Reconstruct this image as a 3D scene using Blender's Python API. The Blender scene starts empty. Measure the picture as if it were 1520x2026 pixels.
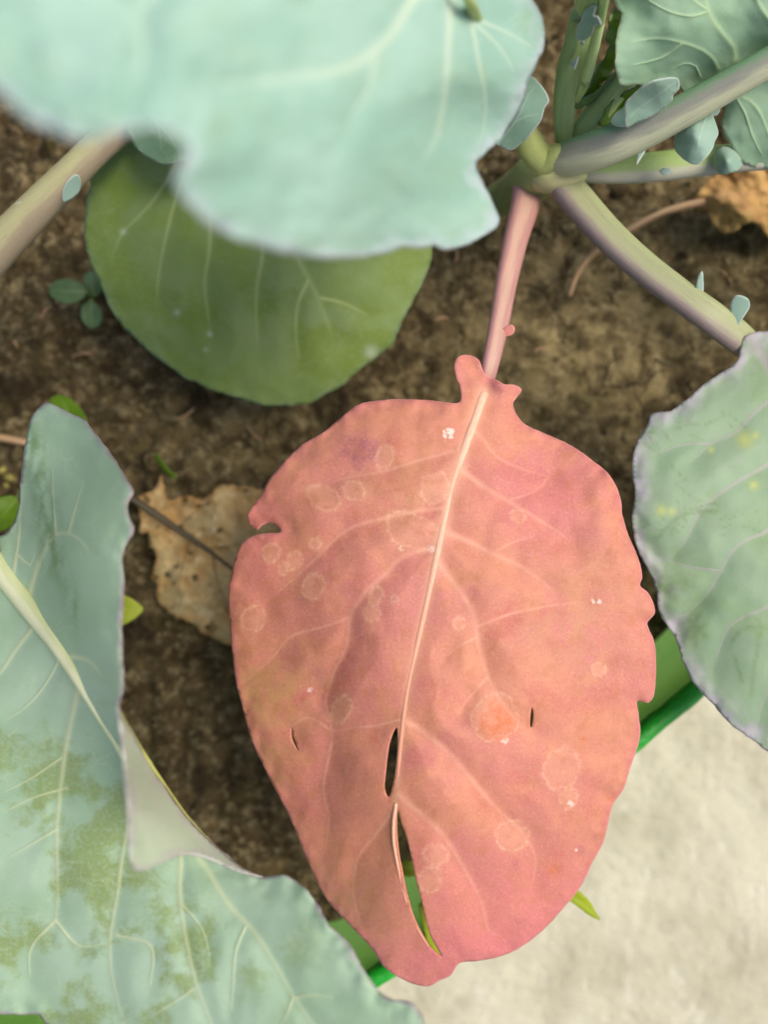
import bpy, math, random
import numpy as np
from mathutils import Vector, noise
from mathutils.geometry import delaunay_2d_cdt

random.seed(7); np.random.seed(7)
SC = bpy.context.scene
COL = SC.collection

# ------------------------------------------------------------------ camera
F = 1502.0                    # focal length in photo pixels (photo is 1520 x 2026)
CAMZ = 0.55
cam = bpy.data.cameras.new('camera')
cam.sensor_fit = 'VERTICAL'; cam.sensor_height = 9.8; cam.sensor_width = 9.8 * 1520 / 2026
cam.lens = F / 2026 * 9.8
cam.clip_start = 0.01; cam.clip_end = 200
cam.dof.use_dof = True; cam.dof.focus_distance = 0.254
cam.dof.aperture_fstop = cam.lens / 5.4
camo = bpy.data.objects.new('camera', cam); COL.objects.link(camo)
camo.location = (0, 0, CAMZ)
SC.camera = camo

# ------------------------------------------------------------------ light
SUN_EL, SUN_AZ = 62, 78       # azimuth measured from +Y clockwise
w = bpy.data.worlds.new('World'); SC.world = w; w.use_nodes = True
nt = w.node_tree
sky = nt.nodes.new('ShaderNodeTexSky'); sky.sky_type = 'NISHITA'; sky.sun_disc = False
sky.sun_elevation = math.radians(SUN_EL); sky.sun_rotation = math.radians(SUN_AZ)
sky.air_density = 0.7; sky.dust_density = 4.0; sky.ozone_density = 0.6
bg = nt.nodes['Background']; bg.inputs['Strength'].default_value = 0.105
nt.links.new(sky.outputs[0], bg.inputs[0])
sl = bpy.data.lights.new('sun', 'SUN'); sl.energy = 1.5; sl.angle = math.radians(28)
sl.color = (1.0, 0.9, 0.76)
slo = bpy.data.objects.new('sun', sl); COL.objects.link(slo)
az, el = math.radians(SUN_AZ), math.radians(SUN_EL)
sdir = Vector((math.sin(az) * math.cos(el), math.cos(az) * math.cos(el), math.sin(el)))
slo.rotation_euler = sdir.to_track_quat('Z', 'Y').to_euler()
slo.location = sdir * 3
SC.view_settings.view_transform = 'Standard'; SC.view_settings.look = 'None'
SC.cycles.max_bounces = 5; SC.cycles.diffuse_bounces = 3; SC.cycles.glossy_bounces = 2; SC.cycles.transmission_bounces = 4
SC.cycles.use_adaptive_sampling = True; SC.cycles.adaptive_threshold = 0.02
SC.view_settings.gamma = 1.0; SC.view_settings.exposure = 0.72

# ------------------------------------------------------------------ helpers
def P(x, y, d):
    return ((x - 760) / F * d, -(y - 1013) / F * d, CAMZ - d)

def lin(c):
    c = c / 255.0
    return c / 12.92 if c <= 0.04045 else ((c + 0.055) / 1.055) ** 2.4

def C(r, g, b, k=1.0):
    return (lin(r) * k, lin(g) * k, lin(b) * k, 1.0)

def spline(pts, step, closed=False):
    """Catmull-Rom through the points, sampled about every `step` (first two axes)."""
    p = np.array(pts, float); n = len(p); out = []
    rng = range(n if closed else n - 1)
    for i in rng:
        if closed:
            a, b, c, d = p[(i - 1) % n], p[i], p[(i + 1) % n], p[(i + 2) % n]
        else:
            b, c = p[i], p[i + 1]
            a = p[i - 1] if i > 0 else 2 * b - c
            d = p[i + 2] if i + 2 < n else 2 * c - b
        L = np.linalg.norm((c - b)[:2]); k = max(1, int(round(L / step)))
        t = (np.arange(k) / k)[:, None]
        out.append(0.5 * (2 * b + (c - a) * t + (2 * a - 5 * b + 4 * c - d) * t ** 2
                          + (3 * b - a - 3 * c + d) * t ** 3))
    if not closed:
        out.append(p[-1:])
    return np.vstack(out)

def inside(q, poly):
    x, y = q[:, 0], q[:, 1]; r = np.zeros(len(q), bool)
    x0, y0 = poly[:, 0], poly[:, 1]; x1, y1 = np.roll(x0, -1), np.roll(y0, -1)
    for a, b, c, d in zip(x0, y0, x1, y1):
        if b == d: continue
        m = (b > y) != (d > y)
        r ^= m & (x < (c - a) * (y - b) / (d - b) + a)
    return r

def seg_dist(q, pl, closed=False, width=None):
    """min distance (or min distance/width) from points to a polyline"""
    best = np.full(len(q), 1e9)
    n = len(pl)
    for i in range(n if closed else n - 1):
        a, b = pl[i, :2], pl[(i + 1) % n, :2]
        ab = b - a; L2 = ab @ ab + 1e-12
        t = np.clip(((q - a) @ ab) / L2, 0, 1)
        d = np.hypot(*(q - a - t[:, None] * ab).T)
        if width is not None:
            d = d / (width[i] + (width[min(i + 1, n - 1)] - width[i]) * t)
        np.minimum(best, d, out=best)
    return best

def vein_val(q, pl, wd, end=0.35):
    best = np.zeros(len(q)); n = len(pl)
    for i in range(n - 1):
        a, b = pl[i, :2], pl[i + 1, :2]; ab = b - a; L2 = ab @ ab + 1e-12
        t = np.clip(((q - a) @ ab) / L2, 0, 1); d = np.hypot(*(q - a - t[:, None] * ab).T)
        f = (i + t) / (n - 1); w_ = wd[i] + (wd[i + 1] - wd[i]) * t
        amp = (1 - f * (1 - end)) * np.clip((1 - f) / 0.08, 0.0, 1)
        np.maximum(best, amp * np.exp(-(d / w_) ** 2), out=best)
    return best

def tps(ctrl):
    c = np.array(ctrl, float); x = c[:, :2] / 1000; n = len(c)
    def U(r2): return np.where(r2 > 0, r2 * np.log(r2 + 1e-20), 0)
    K = U(((x[:, None] - x[None]) ** 2).sum(-1)) + np.eye(n) * 1e-4
    A = np.zeros((n + 3, n + 3)); A[:n, :n] = K; A[:n, n] = 1; A[:n, n + 1:] = x
    A[n, :n] = 1; A[n + 1:, :n] = x.T
    s = np.linalg.solve(A, np.concatenate([c[:, 2], [0, 0, 0]]))
    def f(q):
        y = np.asarray(q, float)[:, :2] / 1000
        return U(((y[:, None] - x[None]) ** 2).sum(-1)) @ s[:n] + s[n] + y @ s[n + 1:]
    return f

def nz(q, scale, seed=0.0, oct=3):
    return np.array([noise.fractal(Vector((a / scale + seed, b / scale - seed, seed * 1.7)), 0.9, 2.0, oct) for a, b in q[:, :2]])

def link(o, parent=None, label=None, cat=None, group=None, kind=None):
    COL.objects.link(o)
    if parent is not None: o.parent = parent
    for k, v in (('label', label), ('category', cat), ('group', group), ('kind', kind)):
        if v: o[k] = v
    return o

def base_of(parent):
    v = Vector((0, 0, 0))
    while parent is not None:
        v = v + parent.location; parent = parent.parent
    return v

def mesh_obj(name, verts, faces, mat, parent=None, attrs=None, smooth=True, solid=0.0, **kw):
    me = bpy.data.meshes.new(name)
    o3 = np.array(base_of(parent))
    verts = np.asarray(verts, float) - o3
    me.from_pydata(verts.tolist(), [], [list(map(int, f)) for f in faces]); me.update()
    if attrs:
        for k, v in attrs.items():
            v = np.asarray(v, np.float32)
            if v.ndim == 2:
                a = me.attributes.new(k, 'FLOAT_VECTOR', 'POINT'); a.data.foreach_set('vector', v.ravel())
            else:
                a = me.attributes.new(k, 'FLOAT', 'POINT'); a.data.foreach_set('value', v)
    if smooth:
        me.polygons.foreach_set('use_smooth', [True] * len(me.polygons))
    if mat: me.materials.append(mat)
    o = bpy.data.objects.new(name, me)
    if solid:
        m = o.modifiers.new('thickness', 'SOLIDIFY'); m.thickness = solid; m.offset = -1
    return link(o, parent, **kw)

def empty(name, loc, label, cat, group=None):
    o = bpy.data.objects.new(name, None); o.location = loc; o.empty_display_size = 0.02
    return link(o, None, label, cat, group)

def sheet(outline, dep, spacing, veins=(), holes=(), pucker=0.0, ridge=0.0, wave=0.0, wscale=120,
          tooth=0.0, margin=0.0, seed=1.0, raw=False, bumps=(), hump=0.0, spine=None):
    """a leaf surface: outline in photo pixels + distance function -> vertices, faces, attributes"""
    ol = np.array(outline, float) if raw else spline(outline, spacing * 0.8, True)
    if tooth:
        nrm = np.roll(ol, -1, 0) - np.roll(ol, 1, 0); nrm = np.stack([nrm[:, 1], -nrm[:, 0]], 1)
        nrm /= np.linalg.norm(nrm, axis=1)[:, None] + 1e-9
        ol = ol + nrm * (tooth * (nz(ol, 14, seed, 2) + 0.8 * nz(ol, 45, seed + 3, 2)))[:, None]
    hl = [spline(h, spacing * 0.8, True) for h in holes]
    lo, hi = ol.min(0), ol.max(0)
    gx = np.arange(lo[0], hi[0], spacing); gy = np.arange(lo[1], hi[1], spacing * 0.866)
    X, Y = np.meshgrid(gx, gy); X = X + (np.arange(len(gy)) % 2)[:, None] * spacing / 2
    q = np.stack([X.ravel(), Y.ravel()], 1)
    q = q[inside(q, ol)]; q = q[seg_dist(q, ol, True) > spacing * 0.55]
    for h in hl:
        q = q[~inside(q, h)]; q = q[seg_dist(q, h, True) > spacing * 0.45]
    vp = []
    for pts, w0, w1 in veins:
        pl = spline(pts, spacing * 0.9); wd = np.linspace(w0, w1, len(pl))[:, None]
        tn = np.gradient(pl, axis=0); tn = np.stack([-tn[:, 1], tn[:, 0]], 1); tn /= np.linalg.norm(tn, axis=1)[:, None] + 1e-9
        fam = np.vstack([pl + tn * wd * o_ for o_ in (0, -0.8, 0.8, -1.9, 1.9)])
        if len(vp):
            prev = np.vstack(vp); keep_ = np.array([((prev - f) ** 2).sum(1).min() > 2.0 for f in fam]); fam = fam[keep_]
        q = q[seg_dist(q, pl, False, wd[:, 0]) > 1.9 + 0.35 * spacing / max(w0, w1)]
        vp.append(fam)
    if vp:
        vp = np.vstack(vp); vp = vp[inside(vp, ol)]; vp = vp[seg_dist(vp, ol, True) > 1.2]
        for h in hl: vp = vp[~inside(vp, h)]; vp = vp[seg_dist(vp, h, True) > 1.2]
        q = np.vstack([q, vp])
    co = [Vector(v) for v in np.vstack([ol] + hl + [q])]
    ed = []; s = 0
    for L in [ol] + hl:
        n = len(L); ed += [(s + i, s + (i + 1) % n) for i in range(n)]; s += n
    v2, _, fc, _, _, _ = delaunay_2d_cdt(co, ed, [], 1, 1e-5)
    v = np.array([(a[0], a[1]) for a in v2]); fc = np.array([f[:] for f in fc])
    cen = v[fc].mean(1); keep = inside(cen, ol)
    for h in hl: keep &= ~inside(cen, h)
    fc = fc[keep]
    a, b, c = v[fc[:, 0]], v[fc[:, 1]], v[fc[:, 2]]
    cr = (b[:, 0] - a[:, 0]) * (c[:, 1] - a[:, 1]) - (b[:, 1] - a[:, 1]) * (c[:, 0] - a[:, 0])
    fc[cr > 0] = fc[cr > 0][:, ::-1]        # pixel y points down: flip so that normals face up
    vein = np.zeros(len(v)); broad = np.zeros(len(v)); near = np.full(len(v), 1e9)
    for pts, w0, w1 in veins:
        pl = spline(pts, 14); wd = np.linspace(w0, w1, len(pl))
        vein = np.maximum(vein, vein_val(v, pl, wd * 1.15))
        dd = seg_dist(v, pl); broad = np.maximum(broad, np.exp(-(dd / (14 + 2.2 * w0)) ** 2) * min(1, w0 / 5))
        np.minimum(near, dd, out=near)
    edge = seg_dist(v, ol, True)
    dm = seg_dist(v, spline(spine, 20)) if spine is not None else np.full(len(v), 1e9)
    np.minimum(near, dm, out=near); broad = broad * (1 - np.exp(-(dm / 16) ** 2))
    d = dep(v) + pucker * broad - ridge * vein
    if hump and len(veins): d = d - hump * np.clip(near / 60, 0, 1) ** 1.0 * np.clip(edge / 40, 0, 1)
    if wave: d = d + wave * nz(v, wscale, seed) * (1 - np.exp(-(dm / 50) ** 2))
    if margin: d = d + margin * np.exp(-(edge / 30) ** 2) * nz(v, 38, seed + 5, 2)
    for bx, by, br, bh in bumps:
        d = d - bh * np.exp(-((v[:, 0] - bx) ** 2 + (v[:, 1] - by) ** 2) / br ** 2)
    w3 = np.stack([(v[:, 0] - 760) / F * d, -(v[:, 1] - 1013) / F * d, CAMZ - d], 1)
    lp = np.stack([v[:, 0] / 100, v[:, 1] / 100, np.full(len(v), seed)], 1)
    return v, w3, fc, dict(rubm=np.ones(len(v)), vein=vein, broad=broad, edge=np.clip(edge / 100, 0, 1), lp=lp)

def leaf(name, parent, mat, outline, ctrl, spacing=7, solid=0.0005, extra=None, label=None, **kw):
    dep = tps(ctrl) if not callable(ctrl) else ctrl
    v, w3, fc, at = sheet(outline, dep, spacing, **kw)
    if extra: at.update(extra(v))
    o = mesh_obj(name, w3, fc, mat, parent, at, solid=solid, label=label)
    LOOK[o.name] = (v, CAMZ - w3[:, 2])
    return o

LOOK = {}
def on_leaf(o, x, y):
    v, d = LOOK[o.name]
    return float(d[np.argmin((v[:, 0] - x) ** 2 + (v[:, 1] - y) ** 2)])

def rib(name, o, mat, pts, w0, w1, sink=0.35, flat=0.7, step=12, smooth=6):
    """a raised vein lying in the surface of leaf o"""
    s = spline(pts, 24); n = len(s); out = []
    for i, (x, y) in enumerate(s[:, :2]):
        r = w0 + (w1 - w0) * i / (n - 1); d = on_leaf(o, x, y)
        out.append((x, y, d + sink * r * d / F, r))
    a = np.array(out)
    for _ in range(smooth): a[1:-1, 2] = (a[:-2, 2] + a[1:-1, 2] * 2 + a[2:, 2]) / 4
    return tube(name, o, mat, a.tolist(), flat=flat, n=12, step=step)

def tube(name, parent, mat, pts, flat=1.0, groove=0.0, n=20, step=10, cap=True, label=None, rough=0.0, twist=0.0, attrs_c=None):
    """pts: (px, py, distance, radius in px); swept round stalk with optional channel on its upper side"""
    s = spline(pts, step); m = len(s)
    c = np.array([P(a, b, d) for a, b, d, r in s]); R = s[:, 3] * s[:, 2] / F
    t = np.gradient(c, axis=0); t /= np.linalg.norm(t, axis=1)[:, None]
    up = np.array([0, 0, 1.0])
    side = np.cross(t, up); ln = np.linalg.norm(side, axis=1)
    for i in range(m):
        if ln[i] < 0.15 and i: side[i] = side[i - 1]
    side /= np.linalg.norm(side, axis=1)[:, None] + 1e-9
    b = np.cross(side, t)
    V = []; sd = []; tt = []; tp = []; lp = []
    for i in range(m):
        for k in range(n):
            a = 2 * math.pi * k / n + twist * i / m
            r = R[i] * (1 + rough * noise.noise(Vector((i * 0.35, math.cos(a) * 2, math.sin(a) * 2))))
            g = groove * math.exp(-((a - math.pi / 2) / 0.55) ** 2)
            V.append(c[i] + side[i] * r * math.cos(a) + b[i] * r * flat * math.sin(a) * (1 - g))
            sd.append(math.cos(a)); tt.append(i / (m - 1)); tp.append(math.sin(a)); lp.append((k / n * 3, i * step / 100, 0))
    fs = [(i * n + k, i * n + (k + 1) % n, (i + 1) * n + (k + 1) % n, (i + 1) * n + k) for i in range(m - 1) for k in range(n)]
    fs = [f[::-1] for f in fs]
    if cap:
        for i, rv in ((0, 1), (m - 1, 0)):
            V.append(c[i] + (t[i] * R[i] * (0.5 if not rv else -0.5))); j = len(V) - 1
            sd.append(0); tt.append(i / (m - 1)); tp.append(0); lp.append((0, i * step / 100, 0))
            for k in range(n):
                f = (i * n + k, i * n + (k + 1) % n, j)
                fs.append(f if rv else f[::-1])
    return mesh_obj(name, V, [f[::-1] for f in fs], mat, parent, dict(side=sd, along=tt, top=tp, lp=np.array(lp)), label=label)

# ------------------------------------------------------------------ node helpers
class N:
    def __init__(s, name):
        s.m = bpy.data.materials.new(name); s.m.use_nodes = True
        s.t = s.m.node_tree; s.p = s.t.nodes['Principled BSDF']; s.out = s.t.nodes['Material Output']
    def n(s, typ, **kw):
        x = s.t.nodes.new(typ)
        for k, v in kw.items(): setattr(x, k, v)
        return x
    def put(s, sock, v):
        if hasattr(v, 'is_output') or isinstance(v, bpy.types.NodeSocket): s.t.links.new(v, sock)
        else: sock.default_value = v
    def attr(s, name, vec=False):
        a = s.n('ShaderNodeAttribute'); a.attribute_name = name
        return a.outputs['Vector'] if vec else a.outputs['Fac']
    def pos(s):
        return s.n('ShaderNodeNewGeometry').outputs['Position']
    def noise(s, vec, scale, detail=3, rough=0.55, dist=0.0):
        x = s.n('ShaderNodeTexNoise'); s.put(x.inputs['Vector'], vec)
        x.inputs['Scale'].default_value = scale; x.inputs['Detail'].default_value = detail
        x.inputs['Roughness'].default_value = rough; x.inputs['Distortion'].default_value = dist
        return x.outputs['Fac']
    def voro(s, vec, scale, feat='DISTANCE_TO_EDGE', rnd=1.0):
        x = s.n('ShaderNodeTexVoronoi', feature=feat); s.put(x.inputs['Vector'], vec)
        x.inputs['Scale'].default_value = scale; x.inputs['Randomness'].default_value = rnd
        return x.outputs['Distance']
    def ramp(s, v, a, b, lo=0.0, hi=1.0):
        x = s.n('ShaderNodeMapRange', interpolation_type='SMOOTHSTEP'); s.put(x.inputs[0], v)
        x.inputs[1].default_value = a; x.inputs[2].default_value = b
        x.inputs[3].default_value = lo; x.inputs[4].default_value = hi
        return x.outputs[0]
    def math(s, op, a, b=0.0):
        x = s.n('ShaderNodeMath', operation=op); s.put(x.inputs[0], a); s.put(x.inputs[1], b)
        return x.outputs[0]
    def mix(s, f, a, b, mode='MIX'):
        x = s.n('ShaderNodeMix', data_type='RGBA', blend_type=mode)
        s.put(x.inputs[0], f); s.put(x.inputs[6], a); s.put(x.inputs[7], b)
        return x.outputs[2]
    def mul(s, vec, v):
        x = s.n('ShaderNodeVectorMath', operation='MULTIPLY'); s.put(x.inputs[0], vec); x.inputs[1].default_value = v
        return x.outputs[0]
    def warp(s, vec, scale, amt):
        x = s.n('ShaderNodeTexNoise'); s.put(x.inputs['Vector'], vec); x.inputs['Scale'].default_value = scale
        y = s.n('ShaderNodeVectorMath', operation='MULTIPLY_ADD'); s.put(y.inputs[0], x.outputs['Color'])
        y.inputs[1].default_value = (amt,) * 3; s.put(y.inputs[2], vec)
        return y.outputs[0]
    def bump(s, h, dist, strength=1.0):
        x = s.n('ShaderNodeBump'); s.put(x.inputs['Height'], h)
        x.inputs['Distance'].default_value = dist; x.inputs['Strength'].default_value = strength
        s.t.links.new(x.outputs[0], s.p.inputs['Normal']); return x.outputs[0]
    def finish(s, col, rough=0.5, spec=0.4, translucent=0.0, tcol=None):
        s.put(s.p.inputs['Base Color'], col); s.put(s.p.inputs['Roughness'], rough)
        s.p.inputs['Specular IOR Level'].default_value = spec
        if translucent:
            tr = s.n('ShaderNodeBsdfTranslucent'); s.put(tr.inputs[0], tcol if tcol is not None else col)
            mx = s.n('ShaderNodeMixShader'); mx.inputs[0].default_value = translucent
            s.t.links.new(s.p.outputs[0], mx.inputs[1]); s.t.links.new(tr.outputs[0], mx.inputs[2])
            s.t.links.new(mx.outputs[0], s.out.inputs['Surface'])
        return s.m

def waxy_leaf(name, bloom, bloom2, rub, vein, edge, rub_lo, rub_hi, rub_amt=1.0, edge_w=0.10, vein_amt=0.9,
              tcol=(0.18, 0.35, 0.06, 1), translucent=0.16, fleck=0.5, net=0.25, rubscale=0.9, edge_amt=0.7, hem=C(128, 104, 112), hem_amt=0.55):
    """blue-green cabbage leaf: waxy bloom, rubbed green patches, pale veins, dusky margin"""
    k = N(name); lp = k.attr('lp', True); vn = k.attr('vein'); ed = k.attr('edge')
    col = k.mix(k.ramp(k.noise(lp, 0.55, 3), 0.35, 0.68), bloom, bloom2)
    lpw = k.warp(lp, 1.6, 0.5)
    patch = k.ramp(k.noise(lpw, rubscale, 6, 0.62), rub_lo, rub_hi)
    patch = k.math('MULTIPLY', patch, k.ramp(k.noise(lp, 11, 4, 0.7), 0.30, 0.55, 0.35, 1.0))
    patch = k.math('MULTIPLY', k.math('MULTIPLY', patch, rub_amt), k.attr('rubm'))
    col = k.mix(patch, col, rub)
    cell = k.voro(k.warp(lp, 4, 0.22), 3.6)
    web = k.math('MULTIPLY', k.math('MULTIPLY', k.ramp(cell, 0.0, 0.06, 1.0, 0.0), k.ramp(k.noise(lp, 1.3, 2), 0.4, 0.65)), net)
    col = k.mix(web, col, vein)
    col = k.mix(k.math('MULTIPLY', k.ramp(k.noise(lp, 38, 2, 0.6), 0.6, 0.78), fleck * 0.4), col, C(225, 235, 225))
    dots = k.ramp(k.voro(lp, 7.0, 'F1'), 0.028, 0.05, 1, 0)
    dots = k.math('MULTIPLY', dots, k.ramp(k.noise(lp, 2.0), 0.5, 0.6))
    col = k.mix(k.math('MULTIPLY', dots, 0.75), col, C(70, 80, 62))
    col = k.mix(k.math('MULTIPLY', vn, vein_amt), col, vein)
    en = k.math('ADD', ed, k.math('MULTIPLY', k.math('SUBTRACT', k.noise(lp, 2.4, 5, 0.65), 0.5), edge_w * 3.0))
    col = k.mix(k.ramp(en, -edge_w * 0.3, edge_w, edge_amt, 0.0), col, edge)
    hm = k.math('MULTIPLY', k.ramp(ed, 0.0, 0.045, 1.0, 0.0), k.ramp(k.noise(lp, 3.0, 4, 0.6), 0.42, 0.6, 0.1, 1.0))
    col = k.mix(k.math('MULTIPLY', hm, hem_amt), col, hem)
    h = k.math('ADD', k.math('MULTIPLY', k.noise(lp, 3.2, 4, 0.6), 0.9), k.math('MULTIPLY', vn, 0.5))
    k.bump(h, 0.0006, 0.35)
    return k.finish(col, k.ramp(patch, 0, 1, 0.62, 0.45), 0.35, translucent, tcol)

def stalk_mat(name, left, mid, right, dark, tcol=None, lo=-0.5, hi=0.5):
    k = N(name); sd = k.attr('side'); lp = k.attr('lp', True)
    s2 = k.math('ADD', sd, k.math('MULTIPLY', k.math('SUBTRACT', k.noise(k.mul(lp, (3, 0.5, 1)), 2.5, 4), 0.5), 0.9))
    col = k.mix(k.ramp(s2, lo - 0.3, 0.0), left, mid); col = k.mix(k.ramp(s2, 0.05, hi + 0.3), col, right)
    st = k.noise(k.mul(lp, (14, 0.6, 1)), 2, 5, 0.65)
    col = k.mix(k.ramp(st, 0.52, 0.72, 0, 0.5), col, dark)
    col = k.mix(k.ramp(k.noise(lp, 26, 3, 0.7), 0.58, 0.75, 0, 0.28), col, C(215, 222, 205))
    k.bump(k.math('ADD', st, k.math('MULTIPLY', k.noise(lp, 20, 3), 0.3)), 0.0005, 0.45)
    return k.finish(col, 0.5, 0.4)

def plain(name, c1, c2, scale=8, rough=0.6, translucent=0.0, bump=0.0004, vein=None, tcol=None, use_pos=False):
    k = N(name); lp = k.pos() if use_pos else k.attr('lp', True)
    col = k.mix(k.ramp(k.noise(lp, scale, 5, 0.6), 0.3, 0.7), c1, c2)
    if vein: col = k.mix(k.math('MULTIPLY', k.attr('vein'), 0.75), col, vein)
    if bump: k.bump(k.noise(lp, scale * 4, 4), bump, 0.6)
    return k.finish(col, rough, 0.3, translucent, tcol)

# ================================================================== SETTING
# ---- concrete paving
k = N('concrete'); ps = k.pos()
c = k.mix(k.ramp(k.noise(ps, 14, 6, 0.6, 0.4), 0.32, 0.68), C(184, 180, 156), C(206, 203, 180))
c = k.mix(k.ramp(k.noise(k.warp(ps, 20, 0.05), 34, 5, 0.65), 0.52, 0.70, 0, 0.55), c, C(164, 160, 138))
c = k.mix(k.ramp(k.noise(ps, 260, 3, 0.7), 0.58, 0.72, 0, 0.45), c, C(150, 146, 124))
c = k.mix(k.ramp(k.noise(k.mul(ps, (1.4, 0.5, 1)), 46, 3, 0.5, 1.2), 0.60, 0.70, 0, 0.45), c, C(222, 220, 204))
k.bump(k.math('ADD', k.noise(ps, 30, 6, 0.65), k.math('MULTIPLY', k.noise(ps, 240, 3), 0.15)), 0.012, 0.8)
M_conc = k.finish(c, 0.9, 0.2)
def ring_grid(ext, n):
    t = np.linspace(-1, 1, n); t = np.sign(t) * np.abs(t) ** 3 * ext
    return t
g = ring_grid(40, 121); X, Y = np.meshgrid(g, g)
Z = np.array([0.0025 * noise.fractal(Vector((a * 14, b * 14, 3.0)), 0.9, 2, 3) if abs(a) < 2 and abs(b) < 2 else 0.0 for a, b in zip(X.ravel(), Y.ravel())])
nn = len(g)
mesh_obj('concrete_paving', np.stack([X.ravel(), Y.ravel(), Z], 1),
         [(j * nn + i, j * nn + i + 1, (j + 1) * nn + i + 1, (j + 1) * nn + i) for j in range(nn - 1) for i in range(nn - 1)],
         M_conc, kind='structure', label='pale cream worn concrete paving around the green tub')

# ---- green tub
RIM_D, SOIL_D = 0.33, 0.378
rim_px = [(1500, 1215), (1385, 1340), (1268, 1438), (1130, 1562), (1000, 1690), (850, 1842), (735, 1922), (600, 2010), (430, 2060), (90, 2050),
          (-300, 1990), (-620, 1700), (-760, 1200), (-760, 400), (-620, -300), (-150, -650), (500, -720), (1150, -680),
          (1650, -420), (1850, 50), (1860, 560), (1720, 960)]
rim = spline(rim_px, 14, True)
rw = np.array([P(a, b, RIM_D) for a, b in rim])
tg = np.roll(rw, -1, 0) - np.roll(rw, 1, 0); outn = np.stack([tg[:, 1], -tg[:, 0], 0 * tg[:, 0]], 1)
outn /= np.linalg.norm(outn, axis=1)[:, None]
if (outn * (rw - rw.mean(0))).sum() < 0: outn = -outn
zr = CAMZ - RIM_D
def sweep(name, prof, mat, parent, closed=False, wob=0.0, label=None):
    n = len(rw); V = []
    for j, (o, z) in enumerate(prof):
        for i in range(n):
            p = rw[i] + outn[i] * (o + wob * noise.noise(Vector((i * 0.45, j * 1.3, 2.0)))); V.append((p[0], p[1], z))
    m = len(prof); fs = []
    for j in range(m if closed else m - 1):
        for i in range(n):
            a, b = j * n + i, j * n + (i + 1) % n
            c2, d2 = ((j + 1) % m) * n + (i + 1) % n, ((j + 1) % m) * n + i
            fs.append((a, b, c2, d2))
    at = dict(lp=np.array(V) * 40)
    return mesh_obj(name, V, fs, mat, parent, at, label=label)
tub = empty('planter_tub', (-0.03, 0.05, 0.0), 'green plastic planter tub full of soil holding the cabbage plants', 'planter')
k = N('green_plastic_rim'); lp = k.attr('lp', True)
c = k.mix(k.ramp(k.noise(lp, 3, 4), 0.3, 0.7), C(14, 146, 26), C(34, 170, 44))
c = k.mix(k.ramp(k.noise(lp, 22, 4, 0.7), 0.60, 0.75, 0, 0.4), c, C(90, 150, 60))
k.bump(k.noise(lp, 14, 4), 0.0012, 0.5); M_rim = k.finish(c, 0.38, 0.5)
k = N('green_plastic_wall'); lp = k.attr('lp', True)
c = k.mix(k.ramp(k.noise(lp, 2.2, 4), 0.3, 0.7), C(112, 176, 74), C(138, 190, 98))
c = k.mix(k.ramp(k.noise(lp, 13, 5, 0.75), 0.60, 0.72, 0, 0.75), c, C(70, 84, 34))
c = k.mix(k.ramp(k.noise(k.mul(lp, (1, 1, 0.25)), 7, 4, 0.7), 0.58, 0.72, 0, 0.4), c, C(128, 150, 92))
k.bump(k.noise(lp, 18, 4), 0.001, 0.5); M_wall = k.finish(c, 0.5, 0.45, 0.5, C(160, 216, 116))
wl = [(-0.016, 0.0), (-0.013, 0.06), (-0.009, CAMZ - SOIL_D - 0.02), (-0.0055, CAMZ - SOIL_D + 0.012), (-0.0025, zr - 0.01), (0.0012, zr - 0.001)]
sweep('wall', wl, M_wall, tub, wob=0.0005)
RS = 0.72
rp = [(0.000, zr - 0.0035), (0.0002, zr + 0.0005), (0.0018, zr + 0.0022), (0.0052, zr + 0.003), (0.0086, zr + 0.0022), (0.0104, zr),
      (0.0108, zr - 0.006), (0.0100, zr - 0.010), (0.0082, zr - 0.0105), (0.0078, zr - 0.004), (0.004, zr - 0.0025)]
sweep('rim', [(a_ * RS, b_) for a_, b_ in rp], M_rim, tub, closed=True, wob=0.0006)
# tub floor
flo = rw.copy() - outn * 0.0155; flo[:, 2] = 0.013
mesh_obj('floor', np.vstack([flo, flo.mean(0)[None]]), [(i, (i + 1) % len(flo), len(flo)) for i in range(len(flo))], M_wall, tub, dict(lp=np.vstack([flo, flo.mean(0)[None]]) * 40))

# ---- soil
k = N('soil'); ps = k.pos()
big = k.attr('dry')
c = k.mix(big, C(102, 88, 60), C(150, 134, 94))
c = k.mix(k.ramp(k.noise(ps, 60, 6, 0.65), 0.36, 0.66), c, C(92, 70, 45), 'MULTIPLY') if False else c
c = k.mix(k.ramp(k.noise(ps, 75, 6, 0.68), 0.40, 0.62, 0, 0.85), c, C(64, 53, 34))
c = k.mix(k.ramp(k.noise(ps, 170, 5, 0.75), 0.48, 0.66, 0, 0.7), c, C(172, 158, 118))
c = k.mix(k.ramp(k.noise(ps, 24, 4, 0.6), 0.53, 0.66, 0, 0.75), c, C(48, 40, 27))
c = k.mix(k.ramp(k.noise(ps, 46, 3, 0.6), 0.56, 0.70, 0, 0.35), c, C(96, 90, 44))
cr = k.ramp(k.voro(k.warp(ps, 40, 0.02), 42), 0.0, 0.05, 1, 0)
cr = k.math('MULTIPLY', cr, k.math('MULTIPLY', big, k.ramp(k.noise(ps, 18, 2), 0.42, 0.55)))
c = k.mix(k.math('MULTIPLY', cr, 0.6), c, C(52, 40, 26))
h = k.math('ADD', k.noise(ps, 150, 6, 0.7), k.math('MULTIPLY', k.noise(ps, 520, 3, 0.7), 0.35))
h = k.math('SUBTRACT', h, k.math('MULTIPLY', cr, 0.5))
k.bump(h, 0.004, 1.0)
M_soil = k.finish(c, 0.95, 0.15)
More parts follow.
